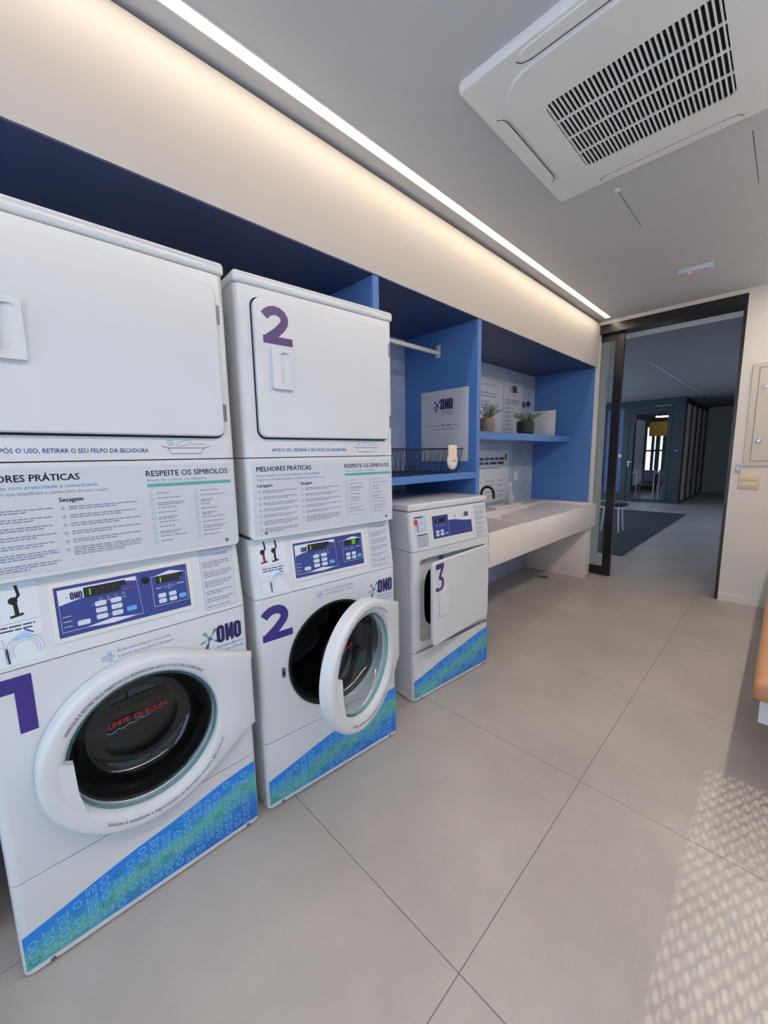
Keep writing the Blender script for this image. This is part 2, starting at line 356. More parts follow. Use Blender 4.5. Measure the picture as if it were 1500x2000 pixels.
# perforated sun screen outside the side window: each cell is a plate with an oval hole
ps = MB(); PY, PZ, x0 = .064, .09, XR + .2
for a in range(-34, 26):
    for b in range(2, 34):
        cy, cz = a * PY, b * PZ; n = 10
        sq = []
        for i in range(n):
            t = 2 * pi * i / n; k = 1 / max(abs(cos(t)), abs(sin(t))); sq.append((x0, cy + cos(t) * k * PY / 2, cz + sin(t) * k * PZ / 2))
        ps.rings([sq, [(x0, cy + .0175 * cos(2 * pi * i / n), cz + .028 * sin(2 * pi * i / n)) for i in range(n)]])
ps.build('perforated_screen', mat('white_screen_metal', (200, 200, 200), .5), label='white perforated metal sun screen outside the side window', cat='screen')

# ------------------------------------------------------------------ sliding glass door
door = S('door_1', (-.1804, .9688, YD - .004, YD + .19, 2.60, 2.6875), (.9448, .9688, YD - .004, YD + .19, 0, 2.60), m=blackal)
lf = MB().box(-.03, .032, 4.14, 4.185, .012, 2.598).box(-.052, -.034, 4.15, 4.18, .012, 2.598).box(-.95, -.034, 4.145, 4.18, 2.535, 2.598).box(-.95, -.034, 4.145, 4.18, .012, .105).box(-1.0, -.94, 4.14, 4.185, .012, 2.598)
leaf = lf.build('door_leaf', blackal, door)
MB().box(-.945, -.048, 4.160, 4.166, .10, 2.54).build('pane', glass, leaf)
MB().box(-.012, .014, 4.1385, 4.1405, .93, 1.07).build('pull', mat('dark_grey_metal', (52, 50, 50), .35, metal=.6), leaf)
S('trim_3', (-.1804, .9688, YD + .19, 4.52, 2.612, ZC), m=white_wall)
# ------------------------------------------------------------------ corridor beyond
dk = mat('charcoal_wall_paint', (150, 152, 152), .7, var=.05); olive = mat('olive_grey_paint', (168, 166, 156), .6)
S('wall_corridor_pier', (-1.6, -.245, 4.3, 4.62, 0, ZC), m=olive)
S('wall_corridor_left', (-3.0, -2.9, YD, 16.1, 0, .03), (-3.0, -2.9, YD, 16.1, 2.6, ZC), (-3.0, -2.9, YD, 5.0, .03, 2.6), (-3.0, -2.9, 11.7, 16.1, .03, 2.6))
window('window_3', [(-2.97, -2.93, y - .03, y + .03, .03, 2.6) for y in (5.03, 6.7, 8.35, 10.0, 11.67)], [(-2.952, -2.948, a, b, .03, 2.6) for a, b in ((5.06, 6.67), (6.73, 8.32), (8.38, 9.97), (10.03, 11.64))])
S('wall_corridor_right', (3.0, 3.1, YD, 6.0, 0, ZC), (3.0, 3.1, 11.0, 16.1, 0, ZC), (3.0, 3.1, 6.0, 11.0, 2.6, ZC), (3.0, 3.1, 6.0, 11.0, 0, .03), m=dk)
window('added_window', [(3.03, 3.07, y - .03, y + .03, .03, 2.6) for y in (6.03, 7.67, 9.33, 10.97)], [(3.048, 3.052, a, b, .03, 2.6) for a, b in ((6.06, 7.64), (7.70, 9.30), (9.36, 10.94))])  # window added to brighten the corridor floor, slats and end wall
S('wall_corridor_end', (-.6, 3.0, 16.0, 16.1, 0, ZC), m=dk)
wb = S('wall_meeting_back', (-2.9, -2.25, 16.0, 16.1, 0, ZC), (-2.10, -2.02, 16.0, 16.1, 0, ZC), (-1.97, -1.85, 16.0, 16.1, 0, ZC), (-1.77, -.6, 16.0, 16.1, 0, ZC), (-2.25, -1.77, 16.0, 16.1, 0, .64), (-2.25, -1.77, 16.0, 16.1, 2.2, ZC), (-2.25, -1.77, 16.0, 16.1, 1.36, 1.42), m=mat('grey_meeting_wall', (128, 132, 136), .7))  # open slots added to stand in for bright reflections in the door glass
G = thing('glazed_partition', 'dark green glazed partition with door closing off the room down the corridor', 'partition', (-1.5, 12.0, 0))
def gp(name, m, *bs):
    mb = MB()
    for b in bs: mb.box(b[0] + 1.5, b[1] + 1.5, b[2] - 12, b[3] - 12, b[4], b[5])
    return mb.build(name, m, G)
gp('frame', greenal, (-2.9, -.6, 12.0, 12.12, 2.55, ZC), (-2.9, -2.42, 12.0, 12.12, 0, 2.55), (-1.97, -1.83, 12.0, 12.12, 0, 2.55), (-2.42, -1.97, 12.0, 12.12, 0, .24))
gp('corner_panel', greenal, (-.86, -.6, 12.0, 12.12, 0, 2.55))
dl = gp('door_leaf', greenal, (-1.82, -1.70, 12.01, 12.07, .01, 2.54), (-.95, -.87, 12.01, 12.07, .01, 2.54), (-1.70, -.95, 12.01, 12.07, 2.37, 2.54), (-1.70, -.95, 12.01, 12.07, .01, .08))
pn = gp('pane', glass, (-1.70, -.95, 12.035, 12.045, .08, 2.37)); pn.parent = dl
hd = gp('handle', chrome, (-1.80, -1.775, 11.985, 12.0, .95, 1.12), (-1.80, -1.70, 11.955, 11.975, 1.08, 1.10), (-1.795, -1.78, 11.975, 12.01, 1.08, 1.10)); hd.parent = dl
daytint = mat('daylight_tint_glass', (150, 168, 226), .6); fn_ = daytint.node_tree.nodes['Principled BSDF']; fn_.inputs['Transmission Weight'].default_value = .7; fn_.inputs['Roughness'].default_value = .7  # pane tinted blue to stand in for daylight behind plain glass
gp('daylight_tint_pane', daytint, (-2.42, -1.97, 12.04, 12.05, .24, 2.55))
gp('notice', plastic, (-2.06, -1.98, 12.03, 12.039, 1.22, 1.30))
gp('side_wall', mat('black_green_panel', (26, 32, 34), .5), (-.68, -.6, 12.12, 16.0, 0, ZC))
for k, y in enumerate((12.3, 13.15, 14.05, 15.0)):
    gp('slat', mat('taupe_slat', (158, 140, 132), .6), (-.6, -.575, y, y + .36, .06, 2.56))
MB().bbox(-.045, .045, -.012, 0, -.03, .03, .004).build('access_keypad', [mat('black_glass_pad', (16, 18, 40), .2)], label='small keypad glowing blue on the dark corridor partition', cat='keypad').location = (-.72, 11.998, 1.38)
kp = bpy.data.objects['access_keypad']; MB().box(-.03, .03, -.0135, -.012, -.012, .012).build('screen', lamp_mat('keypad_screen', (70, 100, 255), 1.5), kp)
# things inside the glazed room
yl = MB().bbox(-.25, .25, -.03, .03, -.22, .22, .01).build('acoustic_panel', mat('mustard_felt', (226, 178, 40), .8), label='mustard yellow panel hanging inside the glazed room', cat='panel'); yl.location = (-1.60, 14.4, 2.065)
lampc = thing('pendant_light', 'slim glowing pendant lamp inside the glazed room', 'lamp', (-1.38, 13.6, 2.36), .15)
MB().bbox(-.16, .16, -.03, .03, 0, .035, .004).build('diffuser', lamp_mat('room_lamp', (255, 244, 230), 14.), lampc)
for x in (-.13, .13): MB().box(x - .003, x + .003, -.003, .003, .035, ZC - 2.36).build('cable', wb.data.materials[0], lampc)
MB().bbox(-.17, .17, -.02, 0, -.335, .335, .008).build('wall_screen', mat('black_screen', (14, 14, 17), .2), label='black screen on the back wall of the glazed room', cat='screen').location = (-2.44, 15.999, 1.265)
tb = thing('meeting_table', 'white table behind the glass door down the corridor', 'table', (-1.75, 13.6, 0)); wl_m = mat('white_lacquer', (225, 225, 228), .4)
MB().bbox(-.6, .6, -.4, .4, .72, .75, .006).build('tabletop', wl_m, tb)
for sx in (-1, 1):
    for sy in (-1, 1): MB().box(sx * .55 - .03, sx * .55 + .03, sy * .35 - .03, sy * .35 + .03, 0, .72).build('leg', wl_m, tb)
def room_chair(x, y, rz, label):
    c = thing('meeting_chair', label, 'chair', (x, y, 0), rz, 'chairs in the glazed room'); gm = mat('grey_upholstery', (104, 104, 118), .8)
    MB().bbox(-.22, .22, -.22, .22, .42, .47, .015).build('seat', gm, c); MB().bbox(-.22, .22, -.24, -.2, .52, .85, .015).build('backrest', gm, c)
    for sx in (-1, 1):
        MB().box(sx * .21 - .015, sx * .21 + .015, -.24, -.21, 0, .86).build('leg', wl_m, c); MB().box(sx * .21 - .015, sx * .21 + .015, .19, .22, 0, .42).build('leg', wl_m, c)
room_chair(-1.46, 12.7, 0, 'grey chair with white legs, beside the room door'); room_chair(-.93, 12.75, 0, 'grey chair with white legs, beside the corner panel')
# corridor furniture
MB().box(-2.7, -.13, 5.25, 10.0, 0, .012).build('rug', mat('charcoal_rug', (50, 52, 56), .95, var=.12, scale=60, bump=.5, bscale=400), label='large charcoal rug on the corridor floor', cat='rug')
st = thing('stool', 'dark round stool with pale metal legs on the charcoal rug', 'stool', (-.74, 7.0, .0125))
MB().lathe([(.02, .445), (.21, .445), (.225, .46), (.225, .475), (.21, .488), (.02, .49)], n=24, cap0=True, cap1=True).build('seat', mat('black_leather', (40, 40, 44), .5), st)
for a in (45, 135, 225, 315): MB().tube([(.15 * cos(rad(a)), .15 * sin(rad(a)), .447), (.19 * cos(rad(a)), .19 * sin(rad(a)), 0)], .011, 8).build('leg', mat('pale_metal', (205, 208, 214), .35, metal=.3), st)
MB().bbox(-.302, -.262, 6.6, 13.3, ZC - .006, ZC, .002).build('light_profile', mat('unlit_diffuser', (150, 152, 158), .5), label='unlit linear light profile in the corridor ceiling', cat='lamp')

# ------------------------------------------------------------------ linear lights of the laundry
def strip(name, x, y0, y1, m, label):
    r = thing(name, label, 'lamp', (x, (y0 + y1) / 2, ZC)); h = (y1 - y0) / 2
    MB().box(-.022, .022, -h, h, -.003, 0).build('diffuser', m, r)
    MB().box(-.027, -.022, -h - .004, h + .004, -.004, 0).box(.022, .027, -h - .004, h + .004, -.004, 0).build('profile', plastic, r)
strip('linear_light', -.081, -1.9, 3.965, lamp_mat('warm_led', (255, 232, 204), LED_STRENGTH), 'glowing linear ceiling light running above the machines')
strip('linear_light', 1.58, -1.9, 3.965, lamp_mat('warm_led_side', (255, 240, 226), LED2_STRENGTH), 'linear ceiling light above the bench')

# ------------------------------------------------------------------ blue niches
TN = [3]
def njp(x0, x1, y0, y1, z0, z1):
    TN[0] += 1; return MB().bbox(x0, x1, y0, y1, z0, z1, .0012, 1).build('trim_%d' % TN[0], blue_m, kind='structure')
njp(XB, XS - .001, *D1, 0, ZS - .006); njp(XB, XS - .001, *D2, 0, ZS - .006)
njp(XB, XS - .001, D3, 4.0, .84, ZS - .006); njp(XB, XS - .001, -1.52, -1.5, 0, ZS - .006)
for a, b in ((-1.5, D1[0]), (D1[1], D2[0]), (D2[1], 4.0)): njp(XB, XS - .0005, a, b, ZS - .006, ZS).data.materials[0] = shaded_blue_m
MB().bbox(XB + .0005, XS - .003, D1[1] + .0005, D2[0] - .0005, 1.222, 1.264, .0012, 1).build('niche_shelf', blue_m, label='blue shelf under the black wire basket', cat='shelf', group='blue niche shelves')
MB().bbox(XB + .0005, -.40, D2[1] + .0005, D3 - .0005, 1.50, 1.563, .0012, 1).build('niche_shelf', blue_m, label='long blue shelf holding two potted plants', cat='shelf', group='blue niche shelves')
# ------------------------------------------------------------------ laundry machines (local frame: x out of the front, y across, z up)
W, DEP, RC = .683, .70, .024
waveM = wave_mat()
def prof(front_off=0., r=RC, n=5, back=DEP):
    P = [(-back, 0), ]
    P += [(-r + front_off + r * sin(pi / 2 * i / n), r - r * cos(pi / 2 * i / n)) for i in range(n + 1)]
    P += [(-r + front_off + r * cos(pi / 2 * i / n), W - r + r * sin(pi / 2 * i / n)) for i in range(n + 1)]
    P += [(-back, W)]
    return P
def shell(z0, z1, hole=None, top_off=0., bot_off=0.):
    """cabinet section with rounded front edges; hole = list of (s,z) points (closed loop) cut in the flat front"""
    mb = MB(); A = prof(bot_off); B = prof(top_off); n = len(A)
    lo = [(x, y, z0) for x, y in A]; hi = [(x, y, z1) for x, y in B]
    fs = [(i, i + 1, n + i + 1, n + i) for i in range(n - 1) if not (hole and i == n // 2 - 1)] + [(n - 1, 0, n, 2 * n - 1)]
    fs += [tuple(range(n - 1, -1, -1)), tuple(range(n, 2 * n))]
    mb.add(lo + hi, fs)
    if hole:
        u0, u1 = RC, W - RC; cu = sum(p[0] for p in hole) / len(hole); cv = sum(p[1] for p in hole) / len(hole)
        per = []
        for u, v in hole:
            du, dv = u - cu, v - cv; k = min((u1 - cu) / du if du > 1e-9 else 1e9, (u0 - cu) / du if du < -1e-9 else 1e9, (z1 - cv) / dv if dv > 1e-9 else 1e9, (z0 - cv) / dv if dv < -1e-9 else 1e9)
            per.append((cu + du * k, cv + dv * k))
        m = len(hole)
        mb.add([(0, u, v) for u, v in per] + [(0, u, v) for u, v in hole], [(i, (i + 1) % m, m + (i + 1) % m, m + i) for i in range(m)])
        for i in range(m):                       # fill the four corner triangles
            a, b = per[i], per[(i + 1) % m]
            if abs(a[0] - b[0]) > 1e-6 and abs(a[1] - b[1]) > 1e-6:
                ver, hor = (a, b) if min(abs(a[0] - u0), abs(a[0] - u1)) < 1e-6 else (b, a)
                mb.add([(0, *a), (0, ver[0], hor[1]), (0, *b)], [(0, 1, 2)])
        mb.add([(0, u, v) for u, v in hole] + [(-.05, u, v) for u, v in hole], [(i, (i + 1) % m, m + (i + 1) % m, m + i) for i in range(m)])
    return mb
def chamfer(mb, cuts):
    bm = bmesh.new(); vs = [bm.verts.new(v) for v in mb.v]
    for f in mb.f:
        try: bm.faces.new([vs[i] for i in f])
        except ValueError: pass
    bmesh.ops.remove_doubles(bm, verts=bm.verts, dist=1e-5)
    for co, no in cuts:
        r = bmesh.ops.bisect_plane(bm, geom=list(bm.verts) + list(bm.edges) + list(bm.faces), plane_co=co, plane_no=no, clear_outer=True)
        es = [e for e in r['geom_cut'] if isinstance(e, bmesh.types.BMEdge)]
        bmesh.ops.holes_fill(bm, edges=es, sides=0)
    return MB().bm(bm)
F0 = FX(0)
def wave_sticker(root):
    top = [(.008, .128), (.06, .139), (.12, .153), (.2, .173), (.28, .190), (.35, .201), (.42, .213), (.48, .227), (.55, .242), (.62, .252), (.672, .257)]
    out = [(.008, .024), (.672, .024)] + top[::-1]
    st = MB(); st.poly(out, F0, .0006); s = st.build('wave_decal', waveM, root, label='blue and green patterned decal')
    p = Print(F0, .0011); rnd = random.Random(3)
    def topz(u):
        for (a, za), (b, zb) in zip(top, top[1:]):
            if a <= u <= b: return za + (zb - za) * (u - a) / (b - a)
        return .12
    ci = 0
    sl = .0                                  # icon rows
    for r in range(9):
        for c in range(20):
            u = .026 + c * .0335; v = .040 + r * .0265 + (c % 2) * .008
            if u > .66: continue
            if v + .013 > topz(min(max(u, .01), .67)) - .002: continue
            k = rnd.randrange(5); mi = 1 if (c * 5 + r * 3) % 7 == 0 else 0; t = .0027
            if k in (0, 3): p.stroke(circ(u, v, .0095, 14), t, mi, True)
            elif k == 1:
                H = [(0, -.011), (.006, -.005), (.0105, .001), (.0105, .0065), (.007, .010), (.003, .0095), (0, .006), (-.003, .0095), (-.007, .010), (-.0105, .0065), (-.0105, .001), (-.006, -.005)]
                p.stroke([(u + a, v + b) for a, b in H], t, mi, True)
            elif k == 2:
                p.stroke([(u - .011, v - .010), (u - .011, v + .010), (u + .011, v + .010), (u + .011, v - .010)], t, mi); p.stroke([(u - .005, v - .010), (u - .005, v + .003), (u + .005, v + .003), (u + .005, v - .010)], t, mi)
            else:
                p.stroke([(u - .011, v + .010), (u - .011, v - .009), (u + .011, v - .009), (u + .011, v + .010)], t, mi); p.stroke([(u - .011, v + .001), (u + .011, v + .001)], t, mi)
    p.build('icon_print', [lightink, tealink], s)
def screws(root, pts, fn=F0, r=.006):
    for u, v in pts:
        mb = MB(); mb.lathe([(r, 0), (r, .002), (r * .6, .004)], (0, 0, 0), 10, 'x', 0, False, True); o = mb.build('screw', greymetal, root); o.location = fn(u, v, 0)
def keypad(p, fn_uv, u0, u1, v0, v1):
    p.pl(rrect(u0, u1, v0, v1, (v1 - v0) * .25, 2), fn_uv, 4e-4)
def sevenseg(p, u, v, h, on, dim, lit):
    w = h * .55; t = h * .13; seg = {'a': ((0, h), (w, h)), 'b': ((w, h), (w, h / 2)), 'c': ((w, h / 2), (w, 0)), 'd': ((w, 0), (0, 0)), 'e': ((0, 0), (0, h / 2)), 'f': ((0, h / 2), (0, h)), 'g': ((0, h / 2), (w, h / 2))}
    for k, (a, b) in seg.items(): p.stroke([(u + a[0], v + a[1]), (u + b[0], v + b[1])], t, lit if k in on else dim, False, 6e-4 if k in on else 5e-4)
def control_face(root, fn, a0, a1, b0, b1, digits):
    """blue membrane keypad of a stacked machine in the rectangle a0..a1 x b0..b1"""
    mb = MB(); rframe(mb, (a0 - .012, a1 + .012, b0 - .012, b1 + .012), (a0, a1, b0, b1), fn, 0, .0035, .006, .002); mb.build('bezel', plastic, root)
    q = MB(); q.poly([(a0, b0), (a1, b0), (a1, b1), (a0, b1)], fn, .0016); face = q.build('keypad_membrane', ctrl, root, label='dark blue control membrane')
    p = Print(fn, .0020); w, h = a1 - a0, b1 - b0; P = lambda a, b: (a0 + a * w, b0 + b * h)
    R = lambda a, b, c, d, mi, dw=0.: p.rect(P(a, 0)[0], P(c, 0)[0], P(0, b)[1], P(0, d)[1], mi, dw)
    L = lambda pts, t, mi, cl=False: p.stroke([P(*c) for c in pts], t, mi, cl, 1e-4)
    L([(.022, .10), (.595, .10), (.575, .93), (.022, .93)], .0013, 0, True)
    p.pl([P(.024, .925), P(.57, .925), P(.572, .84), P(.50, .87), P(.36, .80), P(.22, .72), P(.12, .68), P(.024, .63)], 0, 1e-4)
    logo(p, P(.05, 0)[0], P(0, .70)[1], .045, (4, 6, 6, 6))
    R(.19, .70, .45, .90, 3, 2e-4); R(.45, .80, .49, .90, 3, 2e-4)
    for k in range(6): sevenseg(p, P(.205 + k * .041, 0)[0], P(0, .735)[1], h * .125, 'bc' if k == 0 else '', 5, 7)
    R(.47, .70, .575, .715, 8, 3e-4)
    for k in range(4): L(circ(.30 + k * .055, .60 + k * .006, .011, 6, ry=.03), .0008, 0, True); R(.285 + k * .055, .545, .318 + k * .055, .555, 0)
    for col, u in ((0, .255), (1, .365)):
        for r, v in enumerate((.47, .335, .20)): keypad(p, 1, *P(u, v)[:1], P(u + .08, 0)[0], P(0, v)[1], P(0, v + .10)[1])
    keypad(p, 1, P(.125, 0)[0], P(.21, 0)[0], P(0, .165)[1], P(0, .265)[1]); keypad(p, 2, P(.475, 0)[0], P(.55, 0)[0], P(0, .22)[1], P(0, .32)[1])
    for u in (.24, .35): p.pl([P(*c) for c in circ(u, .52 if u < .3 else .25, .006, 6, ry=.016)], 2, 2e-4)
    for v in (.19, .29, .39): R(.035, v, .09, v + .012, 0)
    p.pl([P(.17, .10), P(.36, .165), P(.56, .10), P(.36, .06)], 0, 0)
    L([(.69, .17), (.985, .17), (.985, .84), (.69, .84)], .0013, 0, True); p.pl([P(.71, .84), P(.85, .92), P(.98, .84)], 0, 0)
    R(.725, .66, .925, .83, 3, 2e-4); R(.92, .74, .955, .84, 3, 2e-4)
    for k in range(6):
        on = ('bc' if k == 0 else '') if digits == '1' else ('abgcd' if k in (3, 4) else '')
        sevenseg(p, P(.738 + k * .031, 0)[0], P(0, .69)[1], h * .115, on, 5, 7)
    R(.72, .555, .765, .57, 0); R(.90, .575, .96, .59, 0); R(.828, .50, .832, .62, 0)
    for u in (.785, .845): L([(u, .59), (u + .008, .53), (u + .016, .59), (u + .024, .53), (u + .032, .59)], .0009, 0)
    for u in (.73, .82):
        for v in (.34, .22): keypad(p, 1, P(u, 0)[0], P(u + .065, 0)[0], P(0, v)[1], P(0, v + .095)[1])
    keypad(p, 2, P(.905, 0)[0], P(.968, 0)[0], P(0, .24)[1], P(0, .34)[1])
    p.build('keypad_print', [sticker, keyw, keyb, black, navy, segdim, leafg, seglit, redink], face)
    k = MB(); k.lathe([(.010, 0), (.010, .004), (.007, .005), (.0065, .002)], (0, 0, 0), 16, 'x', 0, False, True); o = k.build('key_lock', black if digits == '1' else greymetal, root)
    o.location = fn(*P(.642, .80), .002)
def sticker_left(root, fn, u0, u1, v0, v1):
    m = MB(); rplate(m, u0, u1, v0, v1, .006, fn, 0, .0012, .0004, n=3); s = m.build('instruction_sticker', sticker, root)
    p = Print(fn, .0017); h = v1 - v0; w = u1 - u0
    for u, c in ((u0 + .25 * w, 1), (u0 + .62 * w, 0)):      # two red and black hose taps
        v = v0 + .56 * h
        p.stroke([(u + .004, v + .082), (u + .008, v + .056), (u + .0, v + .046)], .0065, 0); p.pl(circ(u - .004, v + .044, .0095, 10), 0, 1e-4)
        p.stroke([(u - .001, v + .040), (u + .001, v + .008)], .0085, c); p.stroke([(u - .013, v + .004), (u + .013, v + .008)], .006, c)
    p.stroke([(u0 + .03 * w, v0 + .50 * h), (u0 + .97 * w, v0 + .52 * h)], .0008, 3)
    p.lines(u0 + .16 * w, u0 + .9 * w, v0 + .475 * h, 2, .009, .0035, 2, .9)
    p.pl([(u0 + .40 * w, v0 + .29 * h), (u0 + .72 * w, v0 + .40 * h), (u0 + .84 * w, v0 + .30 * h)], 4); p.stroke([(u0 + .70 * w, v0 + .41 * h), (u0 + .84 * w, v0 + .35 * h)], .003, 2)
    p.stroke([(u0 + .80 * w, v0 + .31 * h), (u0 + .95 * w, v0 + .30 * h), (u0 + .97 * w, v0 + .25 * h)], .0009, 3)
    for r in (.20, .25, .31): p.stroke([(u0 + .67 * w + r * w * cos(a), v0 + .16 * h + r * w * sin(a)) for a in [rad(-25 + 10 * i) for i in range(24)]], .0009, 3)
    p.stroke([(u0 + .06 * w, v0 + .02 * h), (u0 + .06 * w, v0 + .33 * h), (u0 + .34 * w, v0 + .33 * h), (u0 + .36 * w, v0 + .03 * h)], .001, 3); p.stroke([(u0 + .06 * w, v0 + .24 * h), (u0 + .34 * w, v0 + .24 * h)], .0009, 3)
    p.stroke([(u0 + .38 * w, v0 + .22 * h), (u0 + .40 * w, v0 + .03 * h)], .004, 2)
    p.build('sticker_print', [black, mat('dark_red_print', (128, 30, 34), .4), navy, inkgrey, mat('pale_spray_blue', (168, 206, 238), .4)], s)
def sticker_right(root, fn, u0, u1, v0, v1):
    m = MB(); rplate(m, u0, u1, v0, v1, .004, fn, 0, .0012, .0004, n=3); s = m.build('rules_sticker', film, root)
    p = Print(fn, .0017); h = v1 - v0; p.stroke(rrect(u0 + .001, u1 - .001, v0 + .001, v1 - .001, .004, 3), .0006, 0, True)
    p.text('leia com', u0 + .008, v1 - .020, .008, .040, 0., 1); p.text('atenção', u0 + .052, v1 - .021, .009, .042, .01, 1)
    v = v1 - .040
    for n in (3, 3, 3, 2, 2, 1): p.lines(u0 + .008, u1 - .008, v, n, .0075, .0028, 0); v -= n * .0075 + .010
    p.build('sticker_print', [inkgrey, inkblue], s)
def tray_icon(p, u, v, k, mid, mib):
    Q = lambda x, y: (u + x * k, v + y * k * .55)
    p.stroke([Q(0, .38), Q(.12, .30), Q(.88, .30), Q(1, .38)], .0016, mid); p.stroke([Q(.13, .30), Q(.18, .08), Q(.80, .08), Q(.87, .30)], .0016, mid)
    p.stroke([Q(.12, .40), Q(.24, .44)], .0014, mib); p.stroke([Q(.10, .50), Q(.24, .50)], .0014, mib); p.stroke([Q(.12, .60), Q(.24, .56)], .0014, mib)
    p.stroke([Q(.27, .34), Q(.36, .54), Q(.48, .58), Q(.58, .62), Q(.62, .52), Q(.50, .40), Q(.36, .38), Q(.34, .34)], .0014, mib); p.stroke([Q(.62, .44), Q(.92, .46)], .0014, mib)
def dryer_door(root, z0, z1, s0, s1, num, rot=0.):
    """door hinged on its right edge; origin on the hinge"""
    dm = MB(); rplate(dm, s0 - s1, 0, z0, z1, .028, F0, .002, .020, .004); d = dm.build('dryer_door', enamel, root); d.location = (0, s1, 0); d.rotation_euler = (0, 0, rot)
    F = FX(.020); hw0, hw1, hz0, hz1 = .104 - s1, .181 - s1, z0 + .167, z0 + .305
    h = MB(); rframe(h, (hw0, hw1, hz0, hz1), (hw0 + .030, hw1 - .010, hz0 + .014, hz1 - .014), F, 0, .014, .005, .012)
    h.add([(.0205, hw0 + .028, hz0 + .012), (.032, hw1 - .009, hz0 + .012), (.032, hw1 - .009, hz1 - .012), (.0205, hw0 + .028, hz1 - .012)], [(0, 1, 2, 3)])
    h.build('handle', enamel2, d)
    if num:
        p = Print(F, .0006); numeral(p, num, *{'2': (.080 - s1, .190 - s1, z0 + .318, z0 + .445), '3': (.075 - s1, .158 - s1, z0 + .295, z0 + .455)}.get(num)); p.build('numeral', plum, d)
    for z in (z0 + .075, z1 - .085):
        b = MB(); b.lathe([(.0045, -.028), (.0045, .028)], (0, 0, 0), 10, 'z', 0, True, True); b.box(-.006, .002, -.004, .008, -.026, .026); o = b.build('hinge', greymetal, root); o.location = (.014, s1 + .002, z)
    return d
def washer_door(root, theta):
    """porthole door hinged at the right edge, origin on the hinge"""
    HC, ZC0, N = -.343, .552, 72
    def outer(a, k=0.):
        R = .262 - k; c, s = cos(a), sin(a); u, v = R * c, R * s
        up = Vector((.343 - k, .142 - k)); A = Vector((R * cos(rad(62)), R * sin(rad(62)))); dn = Vector((.343 - k, -.130 + k)); B = Vector((R * cos(rad(-56)), R * sin(rad(-56))))
        if -rad(56) < a < rad(62):
            # hit the wing polygon A-up-dn-B with the ray
            best = None
            for p, q in ((A, up), (up, dn), (dn, B)):
                e = q - p; den = c * e.y - s * e.x
                if abs(den) < 1e-9: continue
                t = (p.x * e.y - p.y * e.x) / den; m_ = (c * t - p.x) / e.x if abs(e.x) > abs(e.y) else (s * t - p.y) / e.y
                if t > 0 and -1e-6 <= m_ <= 1 + 1e-6: best = t
            if best: return best * c, best * s
        return u, v
    angs = sorted([-pi + 2 * pi * i / N for i in range(N)] + [math.atan2(.142, .343), math.atan2(-.130, .343)])
    def ring(fn_r, d):
        P = []
        for a in angs:
            u, v = fn_r(a); t = min(max((u - .17) / .173, 0), 1); P.append((d * (1 - .68 * t) if d > .01 else d, HC + u, ZC0 + v))
        return P
    ci = lambda r: (lambda a: (r * cos(a), r * sin(a)))
    mb = MB(); mb.rings([ring(ci(.196), .004), ring(lambda a: outer(a), .004), ring(lambda a: outer(a), .040), ring(lambda a: outer(a, .006), .050), ring(lambda a: outer(a, .013), .054),
                         ring(ci(.216), .050), ring(ci(.206), .042), ring(ci(.200), .022), ring(ci(.196), .004)])
    d = mb.build('washer_door', enamel2, root, 40); d.location = (0, W + .002, 0); d.rotation_euler = (0, 0, theta)
    g = MB(); g.lathe([(.200, .024), (.192, .020), (.182, .004), (.176, -.02), (.168, -.055), (.150, -.082), (.125, -.094), (.11, -.090), (.06, -.084), (.004, -.083)], (0, HC, ZC0), 48, 'x', 0, False, True)
    g.build('glass_bowl', bowl_glass, d, 60)
    r = MB(); r.lathe([(.2005, .030), (.2005, .020), (.194, .018), (.194, .028)], (0, HC, ZC0), 48, 'x'); r.build('glass_rim', mat('teal_glass_edge', (140, 184, 188), .2), d)
    # grip: flat plate covering the left side of the glass, with a finger notch
    k = [(-.205, .045), (-.172, .040), (-.172, -.105), (-.16, -.118), (-.215, -.02)]
    kk = MB(); P = [(HC + .216 * cos(a), ZC0 + .216 * sin(a)) for a in [rad(168 + 4 * i) for i in range(14)]] + [(HC - .166, ZC0 - .13), (HC - .180, ZC0 - .06), (HC - .183, ZC0 + .03)]
    kk.prism(P, F0, .026, .0505); kk.build('grip', enamel2, d)
    p = Print(FX(.0525), .0012)
    p.arc('VERIFIQUE E RETIRE SEUS OBJETOS DA BORRACHA APÓS O USO DA LAVADORA', HC, ZC0, .222, rad(97), .0085, .40, True, .0, 0)
    p.build('ring_print', navy, d); p = Print(FX(.0525), .0012)
    p.arc('Solicite à zeladoria a higienização da borracha sempre que possível', HC, ZC0, .234, rad(-75), .0100, .40, False, .012, 0)
    p.build('ring_print', navy, d)
    q = Print(FX(-.080), .0); q.text('LIMITE  DE ROUPA', HC - .083, ZC0 + .012, .017, .165, .025, 0, slope=.04)
    q.stroke([(HC - .09 + .004 * i, ZC0 - .001 + .006 * abs(sin(i * .42)) * -1 + .0006 * i) for i in range(30)], .003, 1)
    q.build('limit_print', [redink, mat('muted_blue_print', (96, 136, 170), .4)], d)
    # hinge bar on the cabinet
    hb = MB(); hb.bbox(-.004, .010, -.006, .004, -.128, .128, .002); hb.box(.010, .013, -.004, .002, -.12, .12); o = hb.build('hinge', greymetal, root); o.location = (.004, W - .001, .55)
    return d
